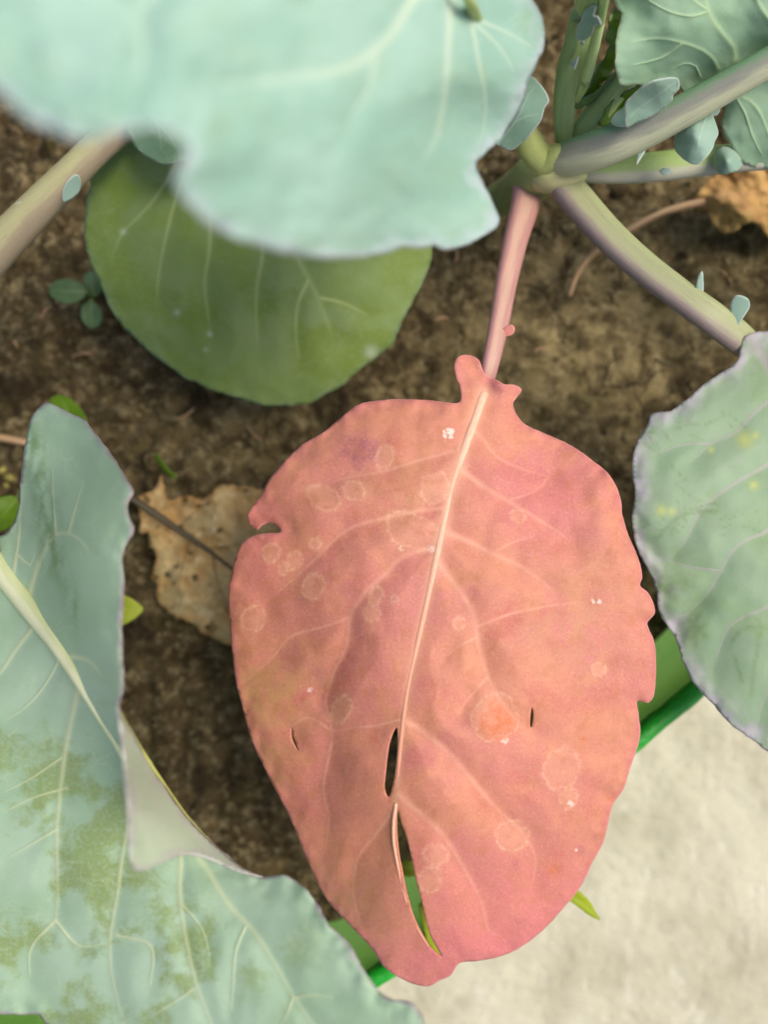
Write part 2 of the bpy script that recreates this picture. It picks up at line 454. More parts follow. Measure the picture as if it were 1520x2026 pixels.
# dryness of the crust: smooth pale clay to the right of the plant's stem, dark crumb elsewhere
def px_of(x, y, d): return x * F / d + 760, 1013 - y * F / d
def soil_dry(px, py):
    a = math.exp(-(((px - 1190) / 330) ** 2 + ((py - 640) / 260) ** 2)) + 0.55 * math.exp(-(((px - 470) / 200) ** 2 + ((py - 850) / 110) ** 2))
    return min(1.0, a)
SOILZ = CAMZ - SOIL_D
def soil_h(x, y):
    px, py = px_of(x, y, SOIL_D); dr = soil_dry(px, py)
    r = noise.fractal(Vector((x * 22, y * 22, 1.0)), 0.9, 2.0, 3) * 0.004
    f = noise.fractal(Vector((x * 95, y * 95, 5.0)), 0.8, 2.0, 4)
    v = noise.voronoi(Vector((x * 130, y * 130, 2.0)))[0][0]
    return SOILZ + r + f * (0.0052 - 0.0036 * dr) + (0.35 - v) * (0.0046 - 0.0034 * dr)
ins = rw - outn * 0.0065
lo, hi = ins.min(0), ins.max(0); st = 0.0021
gx = np.arange(lo[0], hi[0] + st, st); gy = np.arange(lo[1], hi[1] + st, st)
X, Y = np.meshgrid(gx, gy); q = np.stack([X.ravel(), Y.ravel()], 1)
Z = np.array([soil_h(a, b) for a, b in q]); dry = np.array([soil_dry(*px_of(a, b, SOIL_D)) for a, b in q])
nx, ny = len(gx), len(gy)
qd = np.array([(j * nx + i, j * nx + i + 1, (j + 1) * nx + i + 1, (j + 1) * nx + i) for j in range(ny - 1) for i in range(nx - 1)])
cen = q[qd].mean(1); qd = qd[inside(cen, ins[:, :2])]
used = np.unique(qd); rm = -np.ones(len(q), int); rm[used] = np.arange(len(used))
soil = mesh_obj('soil', np.stack([q[used, 0], q[used, 1], Z[used]], 1), rm[qd], M_soil, None, dict(dry=dry[used]), kind='structure',
                label='brown crumbly garden soil inside the green tub')

def blob(name, mat, seed, squash=0.65, sub=2):
    import bmesh
    bm = bmesh.new(); bmesh.ops.create_icosphere(bm, subdivisions=sub, radius=1.0)
    for v in bm.verts:
        v.co *= 1 + 0.5 * noise.fractal(v.co * 1.1 + Vector((seed, 0, 0)), 0.9, 2, 3); v.co.z *= squash
    me = bpy.data.meshes.new(name); bm.to_mesh(me); bm.free(); me.materials.append(mat)
    me.attributes.new('dry', 'FLOAT', 'POINT').data.foreach_set('value', [(0.1, 0.9, 0.3, 0.6, 0.0)[int(round(seed / 3.7)) % 5]] * len(me.vertices))
    me.polygons.foreach_set('use_smooth', [True] * len(me.polygons))
    return me
clods = [blob('clod', M_soil, s * 3.7, 0.6 + 0.1 * (s % 3)) for s in range(5)]
rng = random.Random(11)
for i in range(290):
    while True:
        px, py = rng.uniform(-40, 1560), rng.uniform(120, 1800)
        if rng.random() > soil_dry(px, py) * 0.9: break
    x, y, _ = P(px, py, SOIL_D)
    if not inside(np.array([[x, y]]), (rw - outn * 0.02)[:, :2])[0]: continue
    o = bpy.data.objects.new('clod', clods[i % 5]); s = rng.choice([1, 1, 1, 1.7]) * rng.uniform(0.0012, 0.0034)
    o.location = (x, y, soil_h(x, y) + s * 0.15); o.rotation_euler = (rng.uniform(-.4, .4), rng.uniform(-.4, .4), rng.uniform(0, 6))
    o.scale = (s, s * rng.uniform(0.7, 1.2), s * rng.uniform(0.7, 1.1)); link(o, soil)
# fine crumbs, too many to count
V = []; Fc = []; Dr = []
ico = blob('crumb', M_soil, 4.4, 0.8, 1); iv = np.array([v.co[:] for v in ico.vertices]); if_ = np.array([p.vertices[:] for p in ico.polygons])
cnt = 0
for i in range(6500):
    px, py = rng.uniform(-60, 1580), rng.uniform(60, 1850)
    if rng.random() < soil_dry(px, py) * 0.85: continue
    x, y, _ = P(px, py, SOIL_D)
    if noise.noise(Vector((x * 60, y * 60, 9))) < rng.uniform(-0.5, 0.35): continue
    s = rng.uniform(0.0004, 0.0018); a = rng.uniform(0, 6.28); ca, sa = math.cos(a), math.sin(a)
    p = iv * s * np.array([1, rng.uniform(0.6, 1.2), 0.8]); p = np.stack([p[:, 0] * ca - p[:, 1] * sa, p[:, 0] * sa + p[:, 1] * ca, p[:, 2]], 1)
    V.append(p + np.array([x, y, soil_h(x, y) + s * 0.2])); Fc.append(if_ + cnt * len(iv)); Dr += [rng.choice([0.0, 0.2, 0.6, 1.0])] * len(iv); cnt += 1
V = np.vstack(V); ok = inside(V[:, :2], (rw - outn * 0.009)[:, :2]).reshape(cnt, -1).all(1)
Vk = V.reshape(cnt, -1, 3)[ok].reshape(-1, 3); nk = int(ok.sum())
mesh_obj('crumbs', Vk, np.vstack([if_ + i * len(iv) for i in range(nk)]), M_soil, soil,
         dict(dry=np.array(Dr).reshape(cnt, -1)[ok].ravel()), kind='stuff', label='fine loose crumbs of soil')

# ================================================================== MATERIALS OF THE PLANTS
# the salmon-pink leaf
k = N('pink_leaf'); lp = k.attr('lp', True); vn = k.attr('vein'); ed = k.attr('edge')
lpw = k.warp(lp, 1.3, 0.45)
c = k.mix(k.ramp(k.noise(lpw, 0.55, 4, 0.55), 0.36, 0.64), C(203, 128, 118), C(209, 138, 114))
c = k.mix(k.ramp(k.noise(lpw, 1.5, 5, 0.6), 0.45, 0.70, 0, 0.75), c, C(216, 148, 114))
c = k.mix(k.ramp(k.noise(k.warp(lp, 2, 0.6), 0.9, 5, 0.6), 0.52, 0.72, 0, 0.6), c, C(196, 104, 98))
c = k.mix(k.math('MULTIPLY', k.attr('dusk'), k.ramp(k.noise(lpw, 1.2, 4), 0.2, 0.7, 0.35, 0.9)), c, C(184, 122, 102))
c = k.mix(k.math('MULTIPLY', k.attr('tan'), k.ramp(k.noise(lpw, 2.6, 5, 0.65), 0.36, 0.62)), c, C(200, 150, 106))
c = k.mix(k.math('MULTIPLY', k.attr('rose'), 0.75), c, C(208, 116, 122))
c = k.mix(k.math('MULTIPLY', k.attr('blotch'), k.ramp(k.noise(lp, 5, 4, 0.6), 0.25, 0.6, 0.2, 0.6)), c, C(218, 158, 128))
c = k.mix(k.math('MULTIPLY', k.attr('orange'), k.ramp(k.noise(lp, 6, 4, 0.6), 0.3, 0.6, 0.2, 0.8)), c, C(208, 112, 66))
c = k.mix(k.math('MULTIPLY', k.attr('purple'), k.ramp(k.noise(lp, 9, 4, 0.65), 0.3, 0.6, 0.25, 0.75)), c, C(160, 94, 108))
cell = k.voro(k.warp(lp, 4, 0.25), 2.7)
c = k.mix(k.ramp(cell, 0.0, 0.03, 0.18, 0.0), c, C(222, 158, 132))
cell2 = k.voro(k.warp(lp, 9, 0.08), 13)
c = k.mix(k.ramp(cell2, 0.0, 0.06, 0.14, 0.0), c, C(228, 172, 146))
c = k.mix(k.ramp(k.noise(lp, 17, 4, 0.8), 0.50, 0.72, 0, 0.55), c, C(236, 172, 140))
c = k.mix(k.ramp(k.noise(lp, 12, 5, 0.8), 0.55, 0.75, 0, 0.6), c, C(170, 78, 66))
c = k.mix(k.ramp(k.noise(lpw, 3.2, 4, 0.6), 0.50, 0.68, 0, 0.35), c, C(186, 122, 78))
dots = k.math('MULTIPLY', k.ramp(k.voro(lp, 9, 'F1'), 0.03, 0.055, 1, 0), k.ramp(k.noise(lp, 3), 0.48, 0.56))
c = k.mix(k.math('MULTIPLY', dots, 0.8), c, C(112, 48, 40))
c = k.mix(k.math('MULTIPLY', vn, k.ramp(k.noise(lp, 2.5, 3), 0.3, 0.7, 0.4, 0.85)), c, C(232, 174, 148))
c = k.mix(k.math('MULTIPLY', k.attr('mid'), 0.7), c, C(236, 184, 152))
rg = k.math('MULTIPLY', k.attr('ring'), k.ramp(k.noise(lp, 11, 3, 0.6), 0.38, 0.56))
c = k.mix(k.math('MULTIPLY', rg, 0.45), c, C(238, 194, 160))
c = k.mix(k.math('MULTIPLY', k.attr('scab'), k.ramp(k.noise(lp, 16, 3, 0.6), 0.3, 0.5, 0.1, 1)), c, C(248, 222, 208))
en = k.math('ADD', ed, k.math('MULTIPLY', k.math('SUBTRACT', k.noise(lp, 3, 3), 0.5), 0.3))
c = k.mix(k.ramp(en, 0.0, 0.16, 0.55, 0.0), c, C(204, 122, 120))
c = k.mix(k.ramp(ed, 0.0, 0.035, 0.6, 0.0), c, C(224, 158, 150))
h = k.math('ADD', k.math('MULTIPLY', k.noise(lp, 9, 5, 0.75), 0.9), k.math('MULTIPLY', k.attr('ring'), 0.18))
k.bump(h, 0.0007, 0.5)
M_pink = k.finish(c, 0.55, 0.35, 0.14, C(220, 90, 60))

M_top = waxy_leaf('waxy_leaf_pale', C(146, 186, 169), C(164, 200, 185), C(152, 182, 144), C(216, 230, 204), C(204, 206, 222), 0.52, 0.75, 0.55,
                  edge_w=0.34, vein_amt=0.75, edge_amt=0.6, net=0.15)
M_right = waxy_leaf('waxy_leaf_grey', C(140, 168, 134), C(154, 178, 146), C(136, 164, 108), C(176, 172, 168), C(182, 174, 186), 0.46, 0.70, 0.7,
                    edge_w=0.42, vein_amt=1.0, edge_amt=0.85, net=0.12, rubscale=0.7)
M_ur = waxy_leaf('waxy_leaf_under', C(140, 174, 144), C(152, 184, 154), C(130, 164, 126), C(178, 206, 160), C(176, 184, 160), 0.5, 0.75, 0.7,
                 edge_w=0.04, net=0.15, hem=C(190, 186, 160), hem_amt=0.5)
M_bl = waxy_leaf('waxy_leaf_rubbed', C(155, 186, 154), C(169, 197, 170), C(138, 158, 96), C(206, 216, 172), C(164, 142, 160), 0.47, 0.60, 0.9,
                 edge_w=0.10, net=0.22, rubscale=0.75, fleck=0.8)
M_green = waxy_leaf('waxy_leaf_green', C(128, 152, 86), C(140, 162, 104), C(124, 148, 60), C(182, 200, 134), C(142, 164, 134), 0.42, 0.62, 0.8,
                    edge_w=0.10, net=0.10, tcol=(0.16, 0.36, 0.03, 1), translucent=0.28, edge_amt=0.6, hem_amt=0.15, hem=C(170, 180, 150))
M_small = waxy_leaf('waxy_small', C(146, 178, 160), C(162, 192, 176), C(132, 164, 136), C(176, 204, 184), C(196, 204, 196), 0.5, 0.7, 0.6,
                    edge_w=0.03, net=0.1, hem=C(206, 206, 196))
M_lob2 = waxy_leaf('waxy_lobe_dark', C(124, 158, 138), C(134, 168, 150), C(110, 146, 116), C(160, 188, 168), C(196, 196, 200), 0.5, 0.7, 0.6,
                   edge_w=0.04, net=0.1, hem=C(206, 204, 206))
M_young = waxy_leaf('young_leaf', C(92, 130, 70), C(108, 146, 90), C(128, 164, 24), C(140, 176, 104), C(110, 146, 108), 0.40, 0.55, 0.9,
                    edge_w=0.08, net=0.2, tcol=(0.25, 0.42, 0.02, 1), translucent=0.3)
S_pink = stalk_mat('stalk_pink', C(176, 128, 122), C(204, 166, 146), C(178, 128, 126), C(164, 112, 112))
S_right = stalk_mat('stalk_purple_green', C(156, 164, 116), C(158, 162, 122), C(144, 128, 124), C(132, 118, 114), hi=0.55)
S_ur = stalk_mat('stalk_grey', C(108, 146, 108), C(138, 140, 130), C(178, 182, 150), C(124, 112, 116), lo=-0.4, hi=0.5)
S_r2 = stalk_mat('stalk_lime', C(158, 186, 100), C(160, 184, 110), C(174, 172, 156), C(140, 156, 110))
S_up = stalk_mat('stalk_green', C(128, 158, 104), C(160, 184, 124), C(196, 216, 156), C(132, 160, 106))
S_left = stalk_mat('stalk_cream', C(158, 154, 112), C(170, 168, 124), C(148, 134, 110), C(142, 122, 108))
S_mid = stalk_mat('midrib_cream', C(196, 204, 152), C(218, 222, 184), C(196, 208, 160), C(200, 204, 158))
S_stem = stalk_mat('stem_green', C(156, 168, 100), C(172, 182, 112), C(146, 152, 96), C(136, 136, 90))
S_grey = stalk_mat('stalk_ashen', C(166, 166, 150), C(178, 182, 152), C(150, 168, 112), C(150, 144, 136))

# ================================================================== THE CABBAGE PLANT IN THE MIDDLE
plant = empty('cabbage_plant', P(975, 400, SOIL_D), 'cabbage plant with one large salmon-pink leaf and grey-green leaves around it', 'cabbage plant')
stem = tube('stem', plant, S_stem, [(955, 420, 0.392, 30), (985, 400, 0.362, 32), (1025, 375, 0.33, 38), (1062, 350, 0.302, 44), (1092, 325, 0.289, 40), (1112, 300, 0.281, 18)],
            flat=1.0, n=28, rough=0.12)

tube('crown', plant, stalk_mat('crown_lime', C(176, 186, 112), C(196, 202, 128), C(180, 176, 128), C(168, 170, 112)),
     [(1062, 352, 0.300, 24), (1082, 346, 0.292, 36), (1108, 342, 0.2885, 36), (1134, 344, 0.287, 28), (1158, 350, 0.288, 10)], flat=0.8, rough=0.15)
# ---- the pink leaf
pink_ol = [(957, 735), (950, 715), (935, 704), (918, 702), (905, 709), (900, 725), (903, 745), (910, 762), (912, 780), (909, 796), (880, 795), (820, 790),
           (760, 791), (710, 800), (670, 830), (640, 855), (600, 878), (575, 900), (548, 930), (530, 952), (517, 980), (500, 1000), (490, 1018), (492, 1034), (500, 1043),
           (510, 1048), (520, 1039), (538, 1036), (555, 1048), (552, 1054), (530, 1055), (505, 1059), (480, 1075), (465, 1105), (455, 1145), (451, 1185),
           (453, 1225), (458, 1280), (465, 1340), (482, 1410), (500, 1470), (532, 1538), (555, 1582), (580, 1632), (603, 1691), (632, 1756),
           (655, 1791), (700, 1838), (740, 1882), (760, 1913), (797, 1938), (835, 1951), (855, 1950), (868, 1941), (892, 1930), (910, 1906), (950, 1901),
           (995, 1891), (1040, 1868), (1085, 1831), (1125, 1786), (1145, 1761), (1162, 1731), (1178, 1696), (1195, 1666), (1205, 1626),
           (1215, 1591), (1235, 1561), (1246, 1526), (1258, 1492), (1268, 1455), (1266, 1420), (1262, 1388), (1282, 1391), (1294, 1378),
           (1299, 1340), (1299, 1300), (1295, 1268), (1282, 1236), (1287, 1227), (1297, 1213), (1294, 1192), (1283, 1172), (1268, 1159),
           (1272, 1142), (1268, 1118), (1258, 1090), (1243, 1055), (1233, 1020), (1229, 988), (1212, 947), (1185, 920), (1155, 897),
           (1120, 876), (1080, 858), (1042, 841), (1024, 822), (1016, 800), (1024, 786), (1032, 772), (1020, 762), (1000, 760), (985, 752), (970, 746)]
pink_mid = [(958, 778), (940, 830), (915, 900), (892, 975), (875, 1050), (860, 1120), (843, 1200), (825, 1280), (808, 1360), (798, 1430), (791, 1500), (787, 1560), (781, 1605)]
pink_veins = [
    ([(930, 850), (945, 858), (965, 880), (985, 905), (1040, 930), (1090, 945)], 3, 1.5),
    ([(908, 925), (960, 965), (1000, 988), (1030, 1006), (1085, 1040), (1130, 1070)], 5, 1.8),
    ([(876, 1050), (935, 1075), (975, 1095), (1030, 1120), (1065, 1145), (1098, 1172)], 5.5, 2),
    ([(862, 1105), (900, 1155), (930, 1200), (942, 1240), (946, 1272), (960, 1320), (975, 1360), (1005, 1405), (1040, 1440)], 5.5, 2),
    ([(798, 1425), (835, 1445), (880, 1482), (925, 1531), (980, 1596), (1025, 1636), (1055, 1681), (1060, 1711), (1052, 1766)], 5, 2),
    ([(788, 1572), (840, 1616), (880, 1656), (915, 1711), (945, 1766), (960, 1806), (966, 1838), (1000, 1856)], 5, 2),
    ([(895, 893), (825, 912), (760, 932), (690, 945), (640, 960)], 3, 1.5),
    ([(878, 1005), (830, 1010), (760, 1025), (700, 1042), (665, 1065), (625, 1105), (575, 1150), (530, 1190)], 4, 1.8),
    ([(862, 1085), (800, 1100), (760, 1138), (725, 1170), (700, 1205), (692, 1225), (686, 1280), (665, 1320), (648, 1365), (645, 1395), (655, 1430), (656, 1475), (650, 1515)], 4.5, 2),
    ([(690, 1222), (640, 1240), (575, 1260), (540, 1300), (500, 1335), (470, 1360)], 2.6, 1.5),
    ([(785, 1425), (740, 1436), (700, 1440), (655, 1448)], 2.2, 1.5),
    ([(655, 1445), (610, 1420), (575, 1440)], 2.2, 1.5),
    ([(655, 1470), (640, 1560), (650, 1620), (640, 1700)], 2.5, 1.5),
    ([(770, 1615), (740, 1655), (707, 1700), (699, 1766), (715, 1836)], 3, 1.8),
    ([(942, 1262), (905, 1280), (880, 1300)], 2, 1.2), ([(965, 1340), (920, 1390), (905, 1420)], 2, 1.2),
    ([(944, 1240), (1010, 1215), (1080, 1200), (1150, 1190)], 2, 1.2), ([(1005, 990), (1060, 970), (1090, 940)], 2, 1.2),
    ([(975, 1095), (1010, 1075), (1060, 1060)], 1.8, 1.2)]
pink_holes = [[(785, 1440), (787, 1470), (783, 1520), (776, 1558), (768, 1577), (761, 1560), (763, 1530), (769, 1480), (778, 1450)],
              [(787, 1604), (796, 1635), (804, 1655), (815, 1701), (822, 1736), (835, 1786), (850, 1846), (865, 1876), (874, 1893),
               (855, 1878), (840, 1856), (820, 1816), (805, 1766), (796, 1721), (789, 1686), (785, 1640)],
              [(1053, 1400), (1056, 1412), (1053, 1438), (1050, 1440), (1050, 1420)],
              [(577, 1440), (580, 1458), (590, 1484), (584, 1478), (577, 1460)]]
pink_ctrl = [(965, 760, .262), (915, 730, .262), (1030, 775, .263), (905, 930, .251), (870, 1080, .246), (830, 1260, .2435), (800, 1400, .2435), (790, 1580, .247), (800, 1800, .262), (850, 1945, .279),
             (500, 1010, .268), (455, 1180, .273), (470, 1380, .277), (520, 1510, .279), (640, 1780, .283), (620, 1000, .256), (590, 1250, .262), (660, 1520, .262), (700, 1720, .270),
             (720, 1100, .2495), (720, 1300, .2485), (720, 800, .264), (600, 890, .266), (1080, 870, .263), (1190, 940, .258), (1270, 1140, .253), (1290, 1320, .256), (1240, 1540, .263), (1110, 1800, .277),
             (1060, 1060, .249), (1100, 1260, .247), (1080, 1450, .249), (1000, 1650, .255), (960, 1820, .266)]
marks = [(760, 905, 16, 26), (735, 1215, 17, 15), (743, 1180, 12, 20), (908, 1234, 11, 12), (675, 1405, 17, 29), (582, 1110, 14, 20), (536, 1095, 16, 18), (620, 1160, 20, 26),
         (623, 1075, 11, 12), (980, 1420, 45, 48), (1112, 1520, 34, 42), (1015, 1655, 31, 30), (860, 965, 26, 30), (815, 1050, 52, 34), (1025, 1020, 15, 12),
         (1185, 1325, 14, 14), (640, 985, 34, 22), (700, 970, 22, 18), (862, 1690, 24, 20), (500, 1225, 22, 26), (850, 1740, 22, 24), (1125, 1580, 16, 20), (780, 1185, 7, 7), (560, 1125, 10, 12)]
def pink_extra(v):
    x, y = v[:, 0], v[:, 1]
    wob = nz(v, 24, 4.0, 3)
    ring = np.zeros(len(v)); blot = np.zeros(len(v))
    for mx, my, a, b in marks:
        ca, sa = math.cos(mx), math.sin(mx)
        u = ((x - mx) * math.cos(.4) + (y - my) * math.sin(.4)) / a; w_ = (-(x - mx) * math.sin(.4) + (y - my) * math.cos(.4)) / b
        r = np.hypot(u, w_) + 0.16 * wob
        px_w = 2.6 / min(a, b)
        ring = np.maximum(ring, np.exp(-((r - 1) / px_w) ** 2)); blot = np.maximum(blot, 1 / (1 + np.exp((r - 1) * 9)))
    pr = np.hypot((x - 714) / 36, (y - 892) / 30) + 0.35 * wob; purple = 1 / (1 + np.exp((pr - 1) * 7))
    purple = np.maximum(purple, 0.9 * np.exp(-((x - 985) ** 2 + (y - 762) ** 2) / 20 ** 2))
    for a, b, c_, d_ in ((1150, 1680, 10, .6), (1022, 1711, 9, .6), (630, 1330, 16, .4), (640, 1400, 18, .35), (780, 1182, 9, .6), (1170, 1688, 7, .6)):
        purple = np.maximum(purple, d_ * np.exp(-((x - a) ** 2 + (y - b) ** 2) / c_ ** 2))
    orr = np.hypot((x - 985) / 34, (y - 1425) / 36) + 0.3 * wob; orange = 1 / (1 + np.exp((orr - 1) * 6))
    edge_r = np.exp(-((x - 1225) / 22) ** 2) * np.exp(-((y - 970) / 90) ** 2); orange = np.maximum(orange, 0.35 * edge_r)
    for a, b, r in ((1210, 1578, 9), (1155, 1462, 6), (1095, 1720, 14), (740, 1462, 7)):
        orange = np.maximum(orange, 0.8 * np.exp(-((x - a) ** 2 + (y - b) ** 2) / r ** 2))
    scab = np.zeros(len(v))
    for a, b, r, s_ in ((889, 858, 11, 1), (1183, 1189, 5, 1.0), (1000, 1468, 6, .7), (1133, 1590, 5, .7), (790, 1086, 6, .5), (1140, 1679, 4, 1.2), (855, 1085, 6, .6), (612, 1365, 4, .7)):
        scab = np.maximum(scab, s_ * (np.hypot(x - a, y - b) + 9 * nz(v, 7, 2.0, 2) < r * 0.8))
    pl = spline(pink_mid, 14); wd = np.linspace(15, 5, len(pl)); mid = np.exp(-seg_dist(v, pl, False, wd) ** 2)
    xm = np.interp(y, [p[1] for p in pink_mid], [p[0] for p in pink_mid])
    dusk = 0.8 * np.clip((xm - x - 170) / 200, 0, 1) * np.clip((y - 950) / 300, 0, 1)
    tan = 0.75 * np.clip((xm - x - 170) / 120, 0, 1) * np.clip((y - 1250) / 150, 0, 1) + 0.8 * np.exp(-(((x - 670) / 60) ** 2 + ((y - 1790) / 70) ** 2)) + 0.6 * np.exp(-(((x - 560) / 90) ** 2 + ((y - 1360) / 90) ** 2)) + 0.6 * np.exp(-(((x - 800) / 120) ** 2 + ((y - 980) / 90) ** 2)) \
        + 0.6 * np.exp(-(((x - 1130) / 100) ** 2 + ((y - 1230) / 120) ** 2))
    rose = np.clip((y - 1620) / 260, 0, 1) * np.clip((x - 780) / 120, 0, 1) + 0.8 * np.exp(-(((x - 1075) / 90) ** 2 + ((y - 985) / 95) ** 2)) \
        + 0.7 * np.exp(-(((x - 520) / 50) ** 2 + ((y - 1060) / 120) ** 2)) + 0.6 * np.exp(-(((x - 830) / 90) ** 2 + ((y - 1910) / 50) ** 2))
    return dict(ring=ring, blotch=blot, purple=purple, orange=orange, scab=np.clip(scab, 0, 1), mid=mid * 0.85, dusk=dusk, tan=np.clip(tan, 0, 1), rose=np.clip(rose, 0, 1))
pink = leaf('leaf', plant, M_pink, pink_ol, pink_ctrl, spacing=4.6, solid=0.0005, extra=pink_extra, veins=pink_veins, holes=pink_holes, spine=pink_mid,
            pucker=0.0009, ridge=0.0002, wave=0.0015, wscale=130, margin=0.0014, tooth=0.8, seed=2.0, hump=0.0013,
            bumps=[(980, 1425, 40, .0008), (1240, 1120, 40, .002), (1280, 1200, 20, .001), (640, 1380, 40, -.001), (1200, 960, 40, .0015), (990, 764, 17, .0026), (930, 715, 14, -.001)],
            label='salmon-pink discoloured leaf with pale midrib, water marks and two splits near its tip')
k = N('pink_midrib'); lp = k.attr('lp', True); al = k.attr('along')
c = k.mix(k.ramp(k.noise(lp, 6, 4), 0.3, 0.7), C(228, 174, 146), C(236, 192, 164)); c = k.mix(k.ramp(al, 0.15, 0.8, 0, 0.85), c, C(222, 150, 124))
k.bump(k.noise(k.mul(lp, (8, 0.6, 1)), 3, 3), 0.0003, 0.4); M_pmid = k.finish(c, 0.5, 0.35)
rib('midrib', pink, M_pmid, pink_mid, 9.0, 4.0, sink=0.28, flat=0.75, smooth=10)
rib('torn_rib', pink, M_pmid, [(784, 1590), (779, 1625), (779, 1660), (785, 1700), (794, 1742), (806, 1788), (824, 1832), (848, 1872)], 3.6, 2.2, sink=0.2, flat=0.9, smooth=8)
tube('leaf_stalk', pink, S_pink, [(1046, 372, 0.304, 30), (1040, 405, 0.300, 29), (1022, 470, 0.290, 25), (1003, 555, 0.280, 22), (988, 640, 0.270, 20), (972, 715, 0.2645, 17.5), (963, 755, 0.2662, 15), (954, 790, 0.2668, 11)],
     flat=0.85, groove=0.25)
lobe = leaf('lobe', pink, M_pink, [(1004, 645), (1013, 642), (1019, 650), (1015, 661), (1004, 665), (994, 666), (990, 658), (996, 650)], [(990, 650, .2665), (1018, 645, .2655), (1005, 668, .266), (990, 664, .2668)],
            spacing=4, extra=lambda v: {q_: np.zeros(len(v)) for q_ in ('ring', 'purple', 'orange', 'scab', 'mid', 'dusk', 'tan', 'rose')} | {'blotch': np.ones(len(v))})

# ---- the big pale leaf overhead (closest to the lens)
top_ol = [(-60, 120), (0, 183), (55, 232), (110, 261), (165, 276), (220, 268), (265, 256), (310, 256), (350, 275), (368, 305), (352, 335), (348, 365), (368, 400), (410, 440),
          (460, 468), (520, 490), (580, 504), (640, 511), (700, 510), (760, 502), (800, 488), (830, 492), (858, 486), (880, 494), (920, 485), (955, 468), (988, 441),
          (976, 402), (957, 362), (944, 322), (970, 296), (1000, 264), (1032, 210), (1050, 158), (1064, 122), (1076, 100), (1080, 68), (1074, 34),
          (1058, 4), (1030, -40), (960, -110), (800, -230), (500, -320), (150, -250), (-80, -60)]
top_ctrl = [(-60, 100, .094), (60, 100, .097), (200, 250, .098), (330, 120, .103), (350, 330, .104), (480, 250, .114), (480, 465, .122), (640, 500, .140), (650, 250, .130), (760, 490, .160),
            (780, 120, .146), (850, 300, .164), (900, 150, .168), (980, 440, .202), (935, 200, .188), (938, 60, .183), (945, 310, .197), (1000, 180, .200), (1075, 80, .212), (1040, 200, .216), (960, 290, .204),
            (500, -300, .12), (150, -230, .102), (950, -90, .185), (800, -200, .16)]
top_veins = [([(905, -60), (840, -20), (812, 5), (780, 60), (740, 100), (690, 132), (600, 150), (480, 165), (400, 160)], 10, 4),
             ([(900, -40), (892, 5), (887, 100), (880, 190), (860, 280), (832, 318)], 7, 3), ([(860, -80), (600, -120), (300, -10), (280, 100), (262, 210)], 9, 4),
             ([(936, 35), (1000, 62), (1058, 95)], 2.4, 1.5), ([(934, 40), (990, 95), (1022, 150)], 2.2, 1.3), ([(934, 45), (948, 120), (962, 210), (950, 290)], 2.4, 1.5),
             ([(745, 98), (730, 170), (690, 240)], 3, 2)]
top = leaf('leaf', plant, M_top, top_ol, top_ctrl, spacing=8, veins=top_veins, pucker=0.0012, wave=0.0018, wscale=170, margin=0.0012, tooth=1.6, seed=5.0, hump=0.0008,
           label='large pale blue-green leaf hanging over the others, with a lavender wavy margin')
tube('leaf_stalk', top, S_stem, [(1096, 335, 0.290, 24), (1060, 300, 0.284, 30), (1030, 255, 0.274, 30), (1000, 190, 0.250, 28), (965, 100, 0.222, 25), (948, 56, 0.200, 17), (938, 26, 0.183, 14), (928, 0, 0.173, 13), (912, -40, 0.168, 11), (895, -80, .168, 8)], flat=0.75)
leaf('lobe', top, M_lob2, [(1052, 152), (1068, 165), (1080, 180), (1087, 199), (1078, 215), (1072, 238), (1058, 258), (1040, 278), (1012, 297), (990, 290), (975, 270), (1000, 210), (1025, 160)],
     [(1052, 155, .246), (1087, 199, .252), (1012, 297, .262), (980, 260, .256), (1040, 230, .252)], spacing=5, solid=0.0004,
     veins=[([(985, 285), (1020, 240), (1045, 190), (1060, 170)], 2, 1), ([(1015, 245), (1040, 232), (1070, 225)], 1.5, 1)], tooth=1.0, pucker=.0005, seed=6.0)

# ---- leaf on the right
right_ol = [(1476, 668), (1466, 690), (1456, 718), (1400, 755), (1362, 788), (1326, 812), (1292, 817), (1282, 840), (1265, 867), (1253, 900), (1252, 940), (1256, 975), (1250, 1020),
            (1255, 1055), (1265, 1095), (1290, 1140), (1302, 1190), (1312, 1225), (1340, 1270), (1355, 1315), (1376, 1356), (1410, 1390), (1450, 1435), (1485, 1460),
            (1520, 1487), (1600, 1530), (1720, 1480), (1830, 1300), (1860, 1050), (1800, 820), (1680, 680), (1580, 640), (1520, 655), (1495, 658)]
right_ctrl = [(1480, 670, .272), (1470, 720, .272), (1300, 820, .264), (1255, 950, .260), (1260, 1080, .260), (1310, 1230, .264), (1380, 1360, .269), (1520, 1490, .278), (1400, 850, .259), (1400, 1000, .253),
              (1420, 1200, .256), (1500, 1350, .264), (1500, 800, .260), (1520, 1000, .253), (1650, 1100, .255), (1800, 1100, .270), (1650, 700, .272), (1700, 1450, .278), (1560, 1250, .256)]
right_veins = [([(1485, 665), (1540, 760), (1610, 950), (1650, 1200), (1650, 1450)], 9, 4),
               ([(1545, 775), (1520, 795), (1485, 825), (1455, 857), (1410, 877), (1370, 915)], 3.2, 1.5),
               ([(1580, 880), (1510, 925), (1470, 947), (1425, 977), (1388, 1010), (1360, 1065), (1335, 1100)], 3.4, 1.5),
               ([(1615, 985), (1520, 1050), (1475, 1070), (1445, 1097), (1425, 1135), (1400, 1175), (1350, 1225)], 3.4, 1.5),
               ([(1640, 1120), (1520, 1200), (1475, 1220), (1445, 1240), (1425, 1280), (1412, 1330)], 3.2, 1.5),
               ([(1650, 1250), (1560, 1320), (1510, 1390), (1500, 1440)], 3, 1.5), ([(1410, 877), (1350, 880), (1300, 900)], 1.8, 1), ([(1430, 1130), (1360, 1120), (1300, 1100)], 1.6, 1)]
